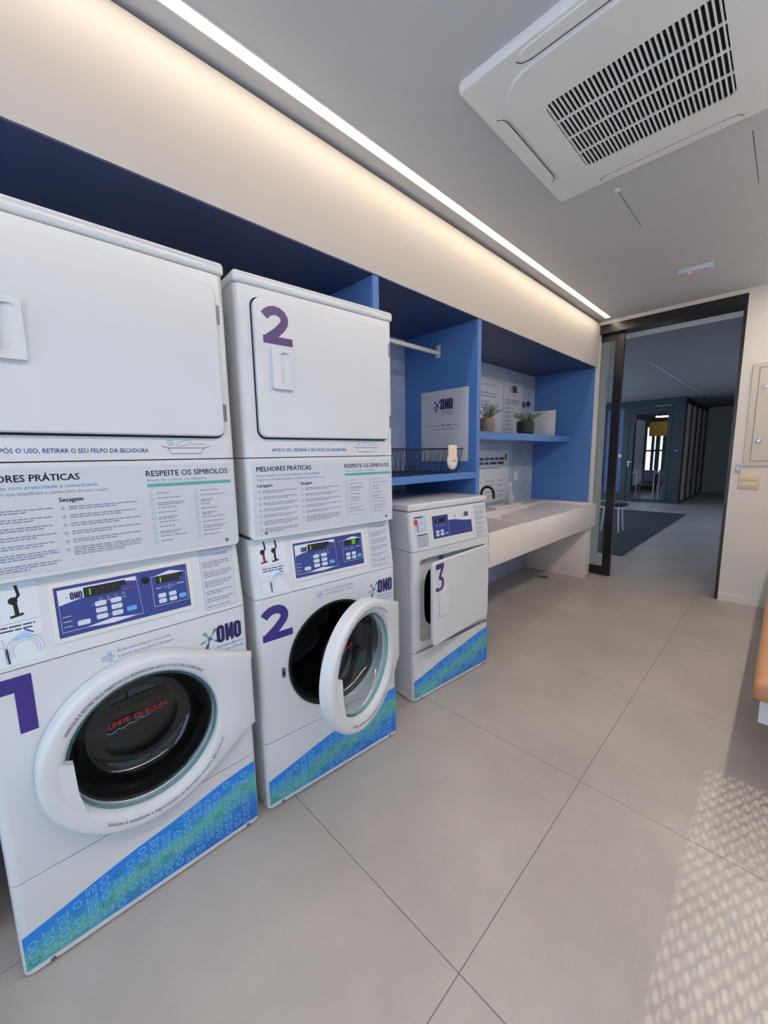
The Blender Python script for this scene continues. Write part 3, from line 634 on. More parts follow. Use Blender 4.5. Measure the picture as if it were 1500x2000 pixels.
def machine_front_graphics(root, num):
    p = Print(F0, .0011)
    if num == '1': numeral(p, '1', .010, .104, .696, .850, 0)
    else: numeral(p, '2', .020, .142, .700, .836, 0)
    p.build('numeral', purple, root)
    p = Print(F0, .0008)
    logo(p, .522, .758, .140, (0, 3, 4, 5), slope=-.01)
    p.text('lavanderia', .572, .742, .0115, .090, .0, 1); p.text('compartilhada', .572, .726, .0095, .091, .0, 2)
    p.build('logo_print', [navy, inkblue, inkblue, leafg, mat('teal_print', (46, 130, 150), .4), mat('steel_blue_print', (58, 96, 136), .4)], root); p = Print(F0, .0008)
    p.text('Evite mau cheiro, mantenha', .292, .836, .0085, .142, .0, 6); p.text('a porta aberta após a lavagem', .292, .820, .0085, .148, .0, 6)
    for k in range(3):
        p.stroke([(.252, .832 - .006 * k), (.270, .832 - .006 * k), (.276, .836 - .008 * k + .002)], .0015, 2)
        p.stroke(circ(.272 + .006 * (k % 2), .838 - .011 * k, .0045, 8), .0014, 2, True)
    p.build('advice_print', [navy, inkblue, inkblue, leafg, leafg, leafg, inkgrey], root)
def rules_print(root):
    m = MB(); rplate(m, .020, .664, 1.103, 1.371, .006, F0, .0, .0010, .0003, n=3); s = m.build('rules_film', film, root, label='pale film printed with laundry rules')
    p = Print(F0, .0015)
    p.text('MELHORES PRÁTICAS', .036, 1.337, .0165, .218, .022, 0); p.text('Lavar roupas com praticidade e comodidade', .036, 1.318, .0095, .256, .0, 1)
    p.text('Regras de ouro que simplificam e cuidam bem de suas roupas', .036, 1.304, .0080, .276, .0, 2)
    p.text('Lavagem', .036, 1.281, .0110, .056, .03, 0); p.text('Secagem', .206, 1.281, .0110, .050, .03, 0)
    p.text('RESPEITE OS SÍMBOLOS', .410, 1.337, .0160, .240, .014, 0); p.text('Antes de colocar na máquina', .410, 1.321, .0085, .170, .0, 1); p.rect(.410, .660, 1.305, 1.315, 3)
    rnd = random.Random(11)
    for u0, u1, ns in ((.036, .196, (2, 2, 2, 2, 2, 3, 3)), (.206, .390, (2, 2, 2, 2, 2, 4))):
        v = 1.268
        for n in ns:
            for a in range(5):
                t = rad(20 + 72 * a); p.stroke([(u0 + .006, v - .005), (u0 + .006 + .006 * cos(t), v - .005 + .006 * sin(t))], .0012, 4 if a % 2 else 2)
            p.lines(u0 + .018, u1, v, n, .0062, .0027, 2, .6, rnd); v -= n * .0062 + .0095
    for u0, n in ((.415, 11), (.540, 11)):
        for k in range(n):
            v = 1.288 - k * .0145
            p.stroke([(u0, v), (u0 + .009, v), (u0 + .009, v - .008), (u0, v - .008)] if k % 3 else [(u0 + .0045, v), (u0 + .009, v - .008), (u0, v - .008)], .0012, 1, True)
            p.lines(u0 + .018, u0 + (.06 + .05 * rnd.random()), v - .001, 1 + (k % 3 == 2), .0055, .0025, 2, .7, rnd)
    p.build('rules_text', [navy, inkblue, inkgrey, inkgreen, leafg], s)
def plinth(root):
    MB().box(-DEP + .03, -.03, .03, W - .03, 0, .02).build('foot_plinth', black, root)
def stack(name, label, num, loc, rz, theta):
    r = thing(name, label, 'washer dryer', loc, rz, 'stacked washer dryers')
    plinth(r)
    lp = shell(.008, .2852); lp.build('lower_panel', enamel, r)
    hole = [(.340 + .222 * cos(a), .560 + .222 * sin(a)) for a in [2 * pi * i / 64 for i in range(64)]]
    shell(.2882, .8672, hole).build('washer_cabinet', enamel, r)
    mb = shell(.8702, 1.090, None, top_off=-.030); mb.build('control_console', enamel2, r)
    ch = chamfer(shell(1.093, 1.3832), [((0, .014, 1.093), (0, -.72, -.70)), ((0, W - .014, 1.093), (0, .72, -.70))])
    ch.build('dryer_lower_panel', enamel, r)
    shell(1.3865, 1.9550).build('dryer_cabinet', enamel, r)
    MB().bbox(-DEP, .003, -.003, W + .003, 1.9580, 1.9960, .011, 3).build('top_lid', enamel, r)
    MB().box(-DEP + .01, -.045, .012, W - .012, .90, 1.96).build('inner_frame', gapdark, r); MB().box(-DEP + .01, -.012, .012, W - .012, .02, .312).build('inner_frame', gapdark, r)
    # drum and gasket
    g = MB(); g.lathe([(.222, -.004), (.226, .004), (.219, .006), (.208, -.004), (.200, -.03), (.205, -.06), (.20, -.075)], (0, .340, .560), 48, 'x'); g.build('door_gasket', rubber, r)
    dr = MB(); dr.lathe([(.21, -.07), (.245, -.09), (.245, -.45), (.20, -.47), (.001, -.47)], (0, .340, .560), 40, 'x')
    for k in range(3): a = rad(90 + 120 * k); dr.tube([(-.10, .34 + .225 * cos(a), .56 + .225 * sin(a)), (-.44, .34 + .225 * cos(a), .56 + .225 * sin(a))], .03, 8)
    dr.build('drum', steel, r)
    if num == '2':
        b = MB(); b.lathe([(.2475, .0001), (.252, .0007), (.2565, .0001)], (0, .340, .560), 56, 'x'); b.build('door_recess_bead', enamel, r)
        l = MB(); l.bbox(-.001, .004, -.007, .007, -.020, .020, .002); o = l.build('latch', greymetal, r); o.location = (.001, .094, .556)
        l = MB(); l.box(0, .004, -.004, .004, -.006, .006); o = l.build('latch_slot', black, r); o.location = (.003, .094, .556)
    washer_door(r, theta)
    # dryer door with its dark gap
    gsk = MB(); rplate(gsk, .0475, .6505, 1.450, 1.9225, .031, F0, .0, .0022, .0005); gsk.build('door_gap_seal', gapdark, r)
    dryer_door(r, 1.456, 1.917, .052, .646, '2' if num == '2' else None)
    p = Print(F0, .0008); p.text('APÓS O USO, RETIRAR O SEU FELPO DA SECADORA', .098, 1.4065, .0115, .325, .014, 0); tray_icon(p, .458, 1.396, .142, 1, 0); p.build('lint_print', [inkblue, navy], r)
    rules_print(r); screws(r, [(.058, 1.113), (.632, 1.113), (.062, .013), (.632, .013)])
    sl = .030 / .22; FC = lambda u, v, w: (-(v - .8702) * sl + w, u, v)
    control_face(r, FC, .170, .503, .916, 1.052, '1' if num == '1' else '33')
    sticker_left(r, FC, .022, .140, .880, 1.086); sticker_right(r, FC, .545, .655, .884, 1.083)
    machine_front_graphics(r, num); wave_sticker(r)
    return r
stack('stacked_washer_dryer', 'stacked white washer and dryer, washer door closed, marked with numeral 1', '1', (-.0029, -.7185, 0), -.0076, 0.)
stack('stacked_washer_dryer', 'stacked white washer and dryer, porthole door swung open, marked with numeral 2', '2', (0, 0, 0), -.0804, rad(21))
# ---- single dryer
def single():
    r = thing('tumble_dryer', 'single white tumble dryer with its door ajar, marked with numeral 3', 'dryer', (-.0416, .9152, 0), -.0877)
    plinth(r); shell(.008, .2885).build('lower_panel', enamel, r)
    hole = rrect(.052, .648, .347, .822, .028, 8)
    shell(.2915, .8685, hole).build('dryer_cabinet', enamel, r)
    rc = MB(); circ_ = [(.35 + .245 * cos(a) * (1 / max(abs(cos(a)) ** 4 + abs(sin(a)) ** 4, .3)) ** .25 * .93, .575 + .205 * sin(a) * (1 / max(abs(cos(a)) ** 4 + abs(sin(a)) ** 4, .3)) ** .25 * .93) for a in [2 * pi * i / 48 for i in range(48)]]
    outer = [(.35 + .31 * max(-1, min(1, 1.5 * cos(a))), .585 + .245 * max(-1, min(1, 1.5 * sin(a)))) for a in [2 * pi * i / 48 for i in range(48)]]
    rc.rings([[(-.035, u, v) for u, v in outer], [(-.035, u, v) for u, v in circ_], [(-.07, u, v) for u, v in circ_]]); rc.build('door_recess', enamel2, r)
    dr = MB(); dr.rings([[(-.07, u, v) for u, v in circ_], [(-.09, .35 + .29 * cos(a), .575 + .26 * sin(a)) for a in [2 * pi * i / 48 for i in range(48)]], [(-.5, .35 + .29 * cos(a), .575 + .26 * sin(a)) for a in [2 * pi * i / 48 for i in range(48)]]], 0, False, True); dr.build('drum', steel, r)
    p = Print(FX(-.034), .0); p.lines(.085, .16, .80, 2, .012, .005, 0); p.build('recess_print', inkgrey, r)
    l = MB(); l.bbox(-.034, -.022, -.016, .016, -.012, .012, .003); o = l.build('door_switch', greymetal, r); o.location = (.0, .255, .795)
    t = MB(); t.lathe([(.018, 0), (.018, .010), (.012, .012), (.010, .004)], (0, 0, 0), 14, 'x', 0, False, True); o = t.build('recess_knob', plastic, r); o.location = (-.035, .095, .395)
    d = dryer_door(r, .350, .818, .055, .648, '3', rad(7.))
    p = Print(F0, .0008); tray_icon(p, .48, .300, .13, 1, 0); p.build('lint_print', [inkblue, navy], r)
    shell(.8715, 1.083, None, top_off=-.030).build('control_console', enamel2, r)
    MB().bbox(-DEP, -.026, -.003, W + .003, 1.086, 1.124, .010, 3).build('top_lid', enamel, r)
    sl = .030 / .2115; FC = lambda u, v, w: (-(v - .8715) * sl + w, u, v)
    a0, a1, b0, b1 = .168, .512, .918, 1.045
    mb = MB(); rframe(mb, (a0 - .012, a1 + .012, b0 - .012, b1 + .012), (a0, a1, b0, b1), FC, 0, .0035, .006, .002); mb.build('bezel', plastic, r)
    q = MB(); q.poly([(a0, b0), (a1, b0), (a1, b1), (a0, b1)], FC, .0016); face = q.build('keypad_membrane', ctrl, r, label='dark blue control membrane')
    p = Print(FC, .0020); P = lambda a, b: (a0 + a * (a1 - a0), b0 + b * (b1 - b0))
    p.pl([P(.39, 1), P(.39, .73), P(.55, .72), P(.78, .62), P(1, .58), P(1, 1)], 0); p.stroke([P(.39, 0), P(.39, 1)], .0015, 0)
    p.rect(P(.07, 0)[0], P(.31, 0)[0], P(0, .68)[1], P(0, .86)[1], 3)
    for k in range(5): sevenseg(p, P(.10 + k * .04, 0)[0], P(0, .71)[1], .015, 'bc' if k == 0 else '', 5, 7)
    p.rect(P(.07, 0)[0], P(.13, 0)[0], P(0, .55)[1], P(0, .565)[1], 0); p.rect(P(.27, 0)[0], P(.33, 0)[0], P(0, .56)[1], P(0, .575)[1], 0)
    for u in (.17, .22): p.stroke([P(u, .58), P(u + .008, .52), P(u + .016, .58), P(u + .024, .52)], .0015, 0)
    for u in (.07, .18):
        for v in (.24, .10): keypad(p, 1, P(u, 0)[0], P(u + .08, 0)[0], P(0, v)[1], P(0, v + .11)[1])
    keypad(p, 2, P(.29, 0)[0], P(.36, 0)[0], P(0, .11)[1], P(0, .21)[1])
    logo(p, P(.74, 0)[0], P(0, .76)[1], .065, (4, 6, 6, 6)); p.stroke([P(.55, .92), P(.58, .86), P(.55, .80)], .006, 4)
    p.rect(P(.80, 0)[0], P(.97, 0)[0], P(0, .15)[1], P(0, .17)[1], 8)
    p.build('keypad_print', [sticker, keyw, keyb, black, navy, segdim, leafg, seglit, redink], face)
    m = MB(); rplate(m, .030, .128, .968, 1.060, .003, FC, 0, .0012, .0004, n=3); s = m.build('picture_sticker', mat('pale_blue_sticker', (196, 208, 224), .4), r)
    p = Print(FC, .0017); p.rect(.036, .10, 1.047, 1.054, 0); p.pl(circ(.045, 1.025, .016, 12), 1); p.stroke([(.055, .972), (.055, 1.012)], .006, 0); p.stroke(circ(.09, 1.0, .022, 14), .0015, 2, True); p.build('sticker_print', [navy, redink, inkgrey], s)
    m = MB(); rplate(m, .038, .138, .884, .962, .003, FC, 0, .0012, .0004, n=3); s = m.build('text_sticker', film, r)
    p = Print(FC, .0017); p.rect(.044, .125, .951, .957, 1); p.lines(.046, .13, .944, 6, .0095, .004, 0, .9); p.build('sticker_print', [inkgrey, navy], s)
    sticker_right(r, FC, .548, .650, .884, 1.072)
    wave_sticker(r); screws(r, [(.062, .013), (.632, .013)])
single()
# ------------------------------------------------------------------ niche with hanging rail, basket and poster
rl = thing('hanging_rail', 'white hanging rail across the niche above the wire basket', 'rail', (-.505, D2[0], 2.10))
MB().bbox(-.011, .011, -(D2[0] - D1[1]) + .001, -.001, -.013, .013, .003).build('rail', plastic, rl)
for y in (-.007, -(D2[0] - D1[1]) + .001): MB().bbox(-.02, .02, y, y + .006, -.03, .055, .002).build('bracket', plastic, rl)
def poster(name, label, fn, u0, u1, v0, v1, draw, mats, cat='poster', group=None):
    m = MB(); m.prism([(u0, v0), (u1, v0), (u1, v1), (u0, v1)], fn, 0, .004); o = m.build(name, mat('poster_board', (214, 218, 226), .35, var=.01), label=label, cat=cat, group=group)
    for dr in draw:
        p = Print(fn, .0048); dr(p); p.build('print', mats, o)
    return o
fp = FYn(D2[0] - .0005)
def dr1(p):
    logo(p, -.545, 1.70, .175, (0, 1, 1, 1)); p.text('lavanderia', -.475, 1.684, .011, .100, 0, 1); p.text('compartilhada', -.475, 1.666, .010, .100, 0, 2)
def dr1b(p):
    p.text('Escaneie este', -.600, 1.588, .0125, .118, 0, 2); p.text('QR Code', -.475, 1.588, .0135, .085, .015, 1); p.text('e veja', -.382, 1.588, .0125, .052, 0, 2)
    p.text('nossos vídeos tutoriais', -.565, 1.563, .0125, .200, 0, 2)
poster('poster', 'white board with dark logo hung inside the blue niche behind the basket', fp, -.662, -.247, 1.336, 1.841, [dr1, dr1b], [navy, navy, inkgrey])
bk = thing('wire_basket', 'black wire basket on the blue shelf above the single dryer', 'basket', (-.45, 1.32, 1.264)); wire = mat('black_wire', (14, 14, 15), .4)
bx0, bx1, by0, by1, bh = -.24, .24, -.42, .31, .158; ins = .03
def loop(z, k): return [(bx0 + k, by0 + k, z), (bx1 - k, by0 + k, z), (bx1 - k, by1 - k, z), (bx0 + k, by1 - k, z), (bx0 + k, by0 + k, z)]
rm = MB()
for a, b in zip(loop(bh, 0), loop(bh, 0)[1:]): rm.tube([a, b], .0035, 6)
rm.build('rim', wire, bk)
bs = MB()
for a, b in zip(loop(.003, ins), loop(.003, ins)[1:]): bs.tube([a, b], .003, 6)
for k in range(9): y = by0 + ins + (by1 - by0 - 2 * ins) * (k + .5) / 9; bs.tube([(bx0 + ins, y, .003), (bx1 - ins, y, .003)], .0016, 5)
bs.build('base_grid', wire, bk)
def side_wires(a, b, k):
    P = [Vector(p) for p in (a, b)]
    n = k
    for i in range(n):
        t = (i + .5) / n; top = P[0].lerp(P[1], t); t2 = t + (.18 if i % 2 else -.18) / n * 2; mid = P[0].lerp(P[1], max(0, min(1, t2)))
        inn = Vector((0 - top.x, -.055 - top.y, 0)).normalized()
        bot = Vector((max(bx0 + ins, min(bx1 - ins, mid.x)), max(by0 + ins, min(by1 - ins, mid.y)), .003))
        MB().tube([(top.x, top.y, bh), bot], .0016, 5).build('wire', wire, bk)
L0 = loop(0, 0)
side_wires(L0[1], L0[2], 34); side_wires(L0[2], L0[3], 18); side_wires(L0[3], L0[4], 34); side_wires(L0[0], L0[1], 18)
# sock folded over the front rim
sk = MB(); R = []
for z, w_, t_, dy in ((.012, .046, .010, 0), (.004, .047, .013, 0), (-.02, .044, .012, .001), (-.045, .043, .012, .001), (-.062, .050, .014, .0), (-.085, .056, .016, -.002), (-.108, .054, .017, -.004), (-.126, .044, .016, -.005), (-.138, .026, .012, -.004), (-.142, .008, .005, -.004)):
    R.append([(t_ * cos(2 * pi * i / 20), dy + w_ * sin(2 * pi * i / 20) + (.008 if z < -.09 and sin(2 * pi * i / 20) < -.5 else 0), z) for i in range(20)])
sk.rings(R, 0, True, True); s_ob = sk.build('sock', mat('cream_knit', (232, 222, 206), .9, var=.06, scale=30, bump=.4, bscale=500), label='cream sock hanging over the rim of the wire basket', cat='sock', ang=60)
s_ob.location = (-.192, 1.478, 1.431)
p = Print(lambda u, v, w: (.0145 + w, u, v), .003); p.lines(-.022, .024, -.083, 1, .01, .006, 0, .9); p.build('print', inkgrey, s_ob)

# ------------------------------------------------------------------ posters and fittings on the tiled back wall
fb = FX(XB + .0005); rnd_ = random.Random(5)
def dr2(p):
    p.text('lavanderia compartilhada', 2.86, 2.055, .020, .300, 0, 0); p.lines(2.83, 3.15, 1.985, 2, .03, .010, 1, .8); p.lines(2.83, 3.0, 1.90, 3, .03, .010, 1)
poster('poster', 'white poster with blue heading on tiled wall, behind the taupe pot', fb, 2.60, 3.247, 1.565, 2.129, [dr2], [inkblue, inkgrey])
def dr3(p):
    logo(p, 3.385, 2.025, .17, (0, 0, 0, 0)); p.rect(3.45, 3.53, 2.003, 2.010, 1)
def dr3b(p):
    p.lines(3.30, 3.64, 1.955, 3, .022, .010, 1, .8, rnd_)
def dr3c(p):
    for k in range(7): p.lines(3.29, 3.50 if k % 2 else 3.44, 1.872 - .043 * k, 2, .016, .008, 1, .6, rnd_)
poster('poster', 'narrow white poster with logo and list on tiled wall, behind the dark pot', fb, 3.268, 3.680, 1.565, 2.132, [dr3, dr3b, dr3c], [navy, inkgrey])
def dr4(p):
    for k, v in ((0, 1.345), (1, 1.300)): p.lines(2.62, 3.22, v, 1, .03, .026, 0, .98)
def dr4a(p): p.lines(2.62, 3.12, 1.245, 1, .02, .012, 1, .95)
def dr4b(p): p.pl(circ(3.345, 1.36, .022, 6), 0); p.rect(3.325, 3.365, 1.318, 1.326, 1)
ROW = [1.10]
def dr4c(p):
    for u in (2.66, 2.93, 3.17):
        for v in (ROW[0],): p.rect(u, u + .19, v, v + .006, 1); p.lines(u + .01, u + .15, v - .03, 2, .018, .007, 2, .6, rnd_)
poster('poster', 'white notice on tiled wall behind the black tap', fb, 2.55, 3.408, .885, 1.416, [dr4, dr4a, dr4b, dr4c, lambda p: (ROW.__setitem__(0, .985), dr4c(p))], [navy, inkgrey, inkgrey])
ol = thing('wall_outlet', 'slim white outlet plate on tiled wall above the spray bottle', 'outlet', (XB, 3.58, 1.135))
MB().bbox(0, .010, -.048, .048, -.055, .055, .004).build('plate', plastic, ol); MB().bbox(.010, .013, -.018, .018, -.030, .030, .002).build('socket', sticker, ol)
vv = thing('wall_valve', 'chrome valve with black ring on tiled wall above the shelf', 'valve', (XB, 3.72, 1.925))
MB().lathe([(.036, 0), (.036, .004), (.020, .008)], axis='x', n=20, cap1=True).build('flange', chrome, vv); MB().lathe([(.013, .006), (.013, .06)], axis='x', n=16, cap1=True).build('stem', chrome, vv)
MB().lathe([(.026, .045), (.030, .05), (.030, .062), (.026, .067)], axis='x', n=16, cap0=True, cap1=True).build('knob', black, vv)
# potted plants
def plant(label, loc, r, h, potm, seed, n, spread, tall):
    t = thing('potted_plant', label, 'plant', loc); rn = random.Random(seed)
    MB().lathe([(r * .80, 0), (r * .94, .012), (r, h * .5), (r * .98, h - .004), (r * .94, h), (r * .88, h - .004), (r * .86, h - .02)], n=28, cap0=True).build('pot', potm, t)
    MB().lathe([(r * .87, h - .018), (.001, h - .014)], n=20).build('soil', mat('dark_soil', (48, 40, 34), .95, var=.2, scale=80), t)
    f = MB()
    for k in range(n):
        a = rn.uniform(0, 2 * pi); el = rn.uniform(.15, 1.0) ** .8; l = tall * rn.uniform(.55, 1.0); lean = spread * rn.uniform(.15, 1.0)
        b = Vector((r * .55 * rn.random() * cos(a), r * .55 * rn.random() * sin(a), h - .02)); P = []
        for i in range(6):
            q = i / 5; P.append(b + Vector((cos(a) * lean * q ** 1.4, sin(a) * lean * q ** 1.4, l * (q - .28 * q * q * lean / spread))))
        f.tube(P, [.0022, .002, .0018, .0016, .0013, .0008], 4)
        for i in range(16):
            q = .15 + .85 * i / 16; j = min(int(q * 5), 4); c = P[j].lerp(P[j + 1], q * 5 - j); ta = (P[j + 1] - P[j]).normalized(); ph = i * 2.4 + rn.random()
            sd = ta.cross(Vector((cos(ph), sin(ph), .3))).normalized(); tip = c + (sd * .75 + ta * .65).normalized() * rn.uniform(.014, .022); wv = ta.cross(sd).normalized() * .0028; md = c.lerp(tip, .5)
            f.add([c, md + wv, tip, md - wv], [(0, 1, 2, 3)], 1 if rn.random() < .3 else 0)
    f.build('foliage', [mat('sage_leaf', (104, 128, 92), .6, var=.15, scale=40), mat('pale_leaf', (150, 166, 132), .6, var=.1, scale=40)], t, kind='stuff')
plant('small green plant in a taupe pot on the blue shelf', (-.515, 2.435, 1.563), .062, .125, mat('taupe_ceramic', (150, 132, 118), .6), 4, 34, .11, .17)
plant('small green plant in a dark pot beside a white card on the blue shelf', (-.475, 3.055, 1.563), .082, .122, mat('charcoal_ceramic', (38, 36, 38), .55), 9, 40, .17, .15)
bd = MB().bbox(-.125, .125, -.006, .006, 0, .262, .0015).build('display_card', mat('white_card', (222, 222, 222), .6), label='blank white card standing on the blue shelf by the dark pot', cat='card')
bd.location = (-.555, 3.62, 1.5635); bd.rotation_euler = (rad(-3), 0, rad(4))

# ------------------------------------------------------------------ counter with basins
ZT, ZA, CX = .835, .585, -.098
ct = thing('sink_counter', 'white solid-surface laundry counter with sunken basins', 'counter', (-.46, 2.9, 0))
def cp(name, *bs, bev=.003):
    mb = MB()
    for b in bs: mb.bbox(b[0] + .46, b[1] + .46, b[2] - 2.9, b[3] - 2.9, b[4], b[5], bev, 2)
    return mb.build(name, counter_m, ct)
cp('apron', (CX - .022, CX, D2[1] + .002, 3.999, ZA, ZT))
cp('back_ledge', (XB + .001, -.64, D2[1] + .002, D3 - .001, ZA + .02, ZT)); cp('end_rim', (-.64, CX - .022, 3.955, D3 + .003, ZA + .02, ZT)); cp('end_rim', (-.64, CX - .022, D2[1] + .002, 1.83, ZA + .02, ZT))
cp('basin_ridge', (-.64, CX - .022, 2.42, 2.46, ZA + .02, ZT - .012))
cp('basin_floor', (-.64, CX - .022, 1.83, 2.42, ZA + .02, ZA + .06), (-.64, CX - .022, 2.46, 2.95, ZA + .02, ZA + .09))
sb = MB(); sb.prism([(2.95 - 2.9, ZA + .02), (3.955 - 2.9, ZA + .02), (3.955 - 2.9, ZT - .022), (2.95 - 2.9, ZT - .055)], lambda u, v, w: (w, u, v), -.64 + .46, CX - .022 + .46); sb.build('drain_board', counter_m, ct)
cp('side_panel', (XB + .001, -.150, 3.90, 3.93, 0, ZA + .02), (XB + .001, -.155, 3.945, 3.998, 0, ZA + .02), bev=.0015)
for y in (2.12, 2.70): MB().lathe([(.03, 0), (.03, .003), (.02, .002)], (-.37 + .46, y - 2.9, ZA + (.06 if y < 2.4 else .09)), 16, 'z', 0, False, True).build('drain', chrome, ct)
tp = thing('tap', 'matte black gooseneck tap on the white counter', 'tap', (-.70, 2.66, ZT)); bm_ = mat('matte_black_metal', (22, 18, 18), .4)
MB().lathe([(.028, 0), (.028, .008), (.02, .012)], n=18, cap1=True).build('base', bm_, tp)
MB().tube([(0, 0, .01), (0, 0, .16)] + [(.065 - .065 * cos(a), 0, .178 + .065 * sin(a)) for a in [rad(15 * i) for i in range(0, 12)]] + [(.132, 0, .135)], .0125, 12).build('spout', bm_, tp)
MB().tube([(0, 0, .05), (0, -.05, .055)], .006, 8).build('lever', bm_, tp)
sp = thing('spray_bottle', 'translucent white spray bottle on the counter under the outlet', 'bottle', (-.665, 3.28, ZT)); frostb = mat('translucent_plastic', (214, 216, 220), .35); frostb.node_tree.nodes['Principled BSDF'].inputs['Transmission Weight'].default_value = .25
MB().lathe([(.038, 0), (.042, .006), (.042, .075), (.036, .10), (.022, .125), (.015, .15), (.014, .185)], n=22, cap0=True, cap1=True).build('body', frostb, sp)
MB().lathe([(.016, .18), (.016, .205)], n=16, cap0=True, cap1=True).build('collar', plastic, sp)
MB().bbox(-.012, .012, -.048, .022, .205, .235, .005).build('nozzle_head', plastic, sp); MB().tube([(0, -.022, .207), (0, -.034, .185), (0, -.032, .165)], .004, 6).build('trigger', plastic, sp)
ty = thing('soap_tray', 'cream soap tray on the counter beside the spray bottle', 'tray', (-.585, 3.15, ZT - .0)); 
MB().bbox(-.05, .05, -.26, .30, .0, .010, .003).bbox(-.05, -.044, -.26, .30, .008, .030, .002).bbox(.044, .05, -.26, .30, .008, .030, .002).bbox(-.05, .05, -.26, -.254, .008, .03, .002).bbox(-.05, .05, .294, .30, .008, .03, .002).build('tray', mat('cream_plastic', (226, 218, 206), .5), ty)
ty.location = (-.700, 3.10, ZT)
sp.location = (-.70, 3.22, ZT + .0105)
fd = thing('floor_drain', 'small square metal drain in the floor under the counter', 'drain', (-.50, 3.66, 0)); dm = MB().bbox(-.05, .05, -.05, .05, 0, .003, .001)
dm.build('plate', greymetal, fd)
for k in range(4): MB().box(-.035, .035, -.032 + .018 * k, -.024 + .018 * k, .003, .0036).build('slot', chrome, fd)

# ------------------------------------------------------------------ ceiling cassette
ac = thing('air_conditioner', 'white four-way ceiling cassette air conditioner with dark intake grille', 'air conditioner', (.815, 1.215, ZC))
FZ = lambda u, v, w: (u, -v, -w)          # seen from below
a = MB(); rplate(a, -.475, .475, -.475, .475, .03, FZ, 0, .026, .012); acw = mat('bright_white_plastic', (246, 247, 245), .4, var=.01); a.build('fascia', acw, ac)
GX0, GX1, GY0, GY1 = -.270, .252, -.195, .275     # in x ; y
rp_ = MB(); rframe(rp_, (-.385, .385, -.395, .385), (GX0, GX1, -GY1, -GY0), FZ, .02, .036, .16, .03, n=6); rp_.build('intake_panel', acw, ac)
MB().box(GX0, GX1, GY0, GY1, -.0275, -.0262).build('filter', mat('black_filter', (10, 9, 10), .9), ac)
NS = 33; sm_ = MB().box(-.0026, .0026, GY0, GY1, -.0355, -.0285).mesh('grille_slat'); sm_.materials.append(acw)
for k in range(NS):
    o = bpy.data.objects.new('grille_slat', sm_); COL.objects.link(o); o.parent = ac; o.location = (GX0 + (GX1 - GX0) * (k + .5) / NS, 0, 0)
for k in range(1, 4): MB().box(GX0, GX1, GY0 + (GY1 - GY0) * k / 4 - .003, GY0 + (GY1 - GY0) * k / 4 + .003, -.0358, -.0283).build('grille_bar', acw, ac)
def louvre(rot):
    m = MB(); pts = [(-.26, .0), (-.25, .014), (-.22, .026), (.22, .026), (.25, .014), (.26, .0), (.25, -.012), (.22, -.020), (-.22, -.020), (-.25, -.012)]
    m.prism(pts, FZ, .024, .031); o = m.build('louvre', acw, ac); g = Print(FZ, .0318); g.stroke([(-.262, .004), (-.25, -.0135), (-.22, -.022), (.22, -.022), (.25, -.0135), (.262, .004)], .0036, 0); g.build('louvre_gap', black, o)
    o.rotation_euler = (0, 0, rot); o.location = (-.425 * sin(rot) * -1 if False else .0, 0, 0)
    v = Vector((0, -.425, 0)); v.rotate(Matrix.Rotation(rot, 3, 'Z')); o.location = v
for k in range(4): louvre(k * pi / 2)
p = Print(FZ, .0266); p.rect(.40, .43, -.06, -.045, 0); p.rect(.405, .425, -.035, -.028, 0); p.build('maker_mark', inkgrey, ac)
cs = thing('ceiling_sensor', 'slim white ceiling device with a red indicator light near the doorway', 'sensor', (.712, 3.24, ZC), .08)
MB().bbox(-.105, .105, -.036, .036, -.030, 0, .004).build('body', mat('cool_white_plastic', (214, 220, 240), .4), cs)
MB().lathe([(.005, -.031), (.004, -.034)], (-.03, 0, 0), 10, 'z', 0, False, True).build('indicator', lamp_mat('red_indicator', (255, 60, 50), 6.), cs)
MB().lathe([(.006, -.0305), (.005, -.032)], (-.075, 0, 0), 10, 'z', 0, False, True).build('button', greymetal, cs); MB().box(.05, .085, -.006, .006, -.0306, -.0302).build('mark', inkgrey, cs)

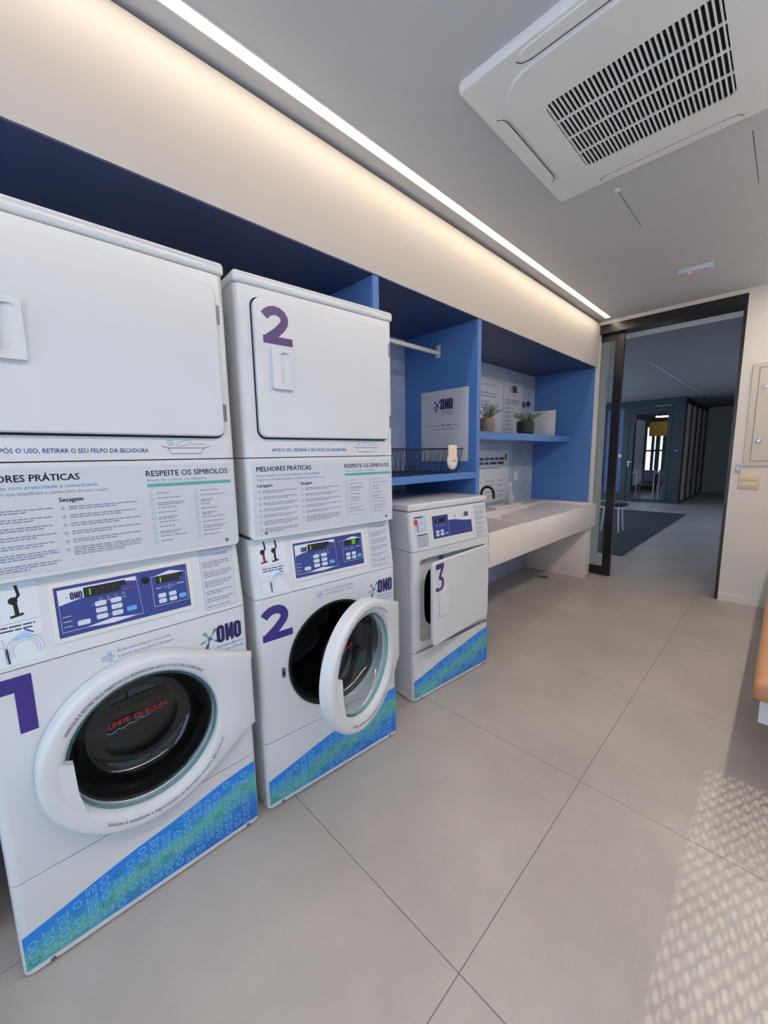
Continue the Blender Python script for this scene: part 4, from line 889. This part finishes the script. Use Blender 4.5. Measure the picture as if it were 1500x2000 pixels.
# ------------------------------------------------------------------ door wall fittings
ep = thing('electrical_panel', 'cream electrical panel box with two round locks on the door wall', 'panel box', (1.30, YD, 1.67)); epm = mat('cream_metal', (208, 202, 194), .45, var=.01); FP = FYn(0)
m = MB(); rframe(m, (-.255, .255, -.428, .430), (-.213, .213, -.388, .395), FP, 0, .014, .004, .003, n=2); m.build('frame', epm, ep)
m = MB(); rplate(m, -.2105, .2105, -.3855, .3925, .003, FP, 0, .011, .002, n=2); m.build('panel_door', epm, ep); MB().box(-.2135, .2135, -.003, -.001, -.3885, .3955).build('door_gap', gapdark, ep)
for z in (.225, -.216): MB().lathe([(.017, 0), (.017, -.004), (.011, -.005), (.010, -.010)], (-.172, -.011, z), 16, 'y', 0, False, True).build('lock', chrome, ep)
sw = thing('switch_plate', 'cream double switch plate below the electrical panel', 'switch', (1.097, YD, 1.105))
MB().bbox(-.068, .068, -.010, 0, -.065, .065, .004).build('plate', mat('ivory_plastic', (226, 208, 180), .4), sw)
for z in (.024, -.024): MB().bbox(-.05, .05, -.0135, -.009, z - .020, z + .020, .002).build('rocker', mat('ivory_plastic', (226, 208, 180), .4), sw)
bt = thing('door_button', 'small pale blue push button plate beside the black door frame', 'button', (1.015, YD, 1.217))
MB().bbox(-.017, .017, -.008, 0, -.040, .040, .003).build('plate', mat('pale_blue_plastic', (178, 190, 206), .4), bt); MB().lathe([(.009, -.008), (.007, -.012)], axis='y', n=14, cap1=True).build('button', chrome, bt)

# ------------------------------------------------------------------ bench
bn = thing('floating_bench', 'white floating bench fixed along the side wall', 'bench', (XR, 2.7, 0))
MB().bbox(-.355, 0, -1.20, 1.37, .27, .40, .003).build('box', mat('white_laminate', (220, 222, 224), .4), bn)
cu = MB().bbox(-.19, .19, -1.29, 1.36, 0, .085, .022, 4).build('seat_cushion', mat('tan_leather', (186, 134, 98), .45, var=.06, scale=12, bump=.2, bscale=150), label='tan leather cushion lying on the white bench', cat='cushion')
cu.location = (XR - .1905, 2.70, .40)

# ------------------------------------------------------------------ bin in the dark end of the niche
bi = thing('waste_bin', 'black bin standing beside the machine marked with numeral 1', 'bin', (-.36, -.955, 0))
def brng(k, z): return [(u * k, v * k, z) for u, v in rrect(-.19, .19, -.19, .19, .04, 4)]
MB().rings([brng(.88, 0), brng(1, .56), brng(.94, .56), brng(.84, .02)], 0, True, True).build('body', black, bi)
MB().rings([brng(1.0, .565), brng(1.03, .57), brng(1.03, .60), brng(.9, .615)], 0, True, True).build('lid', black, bi)
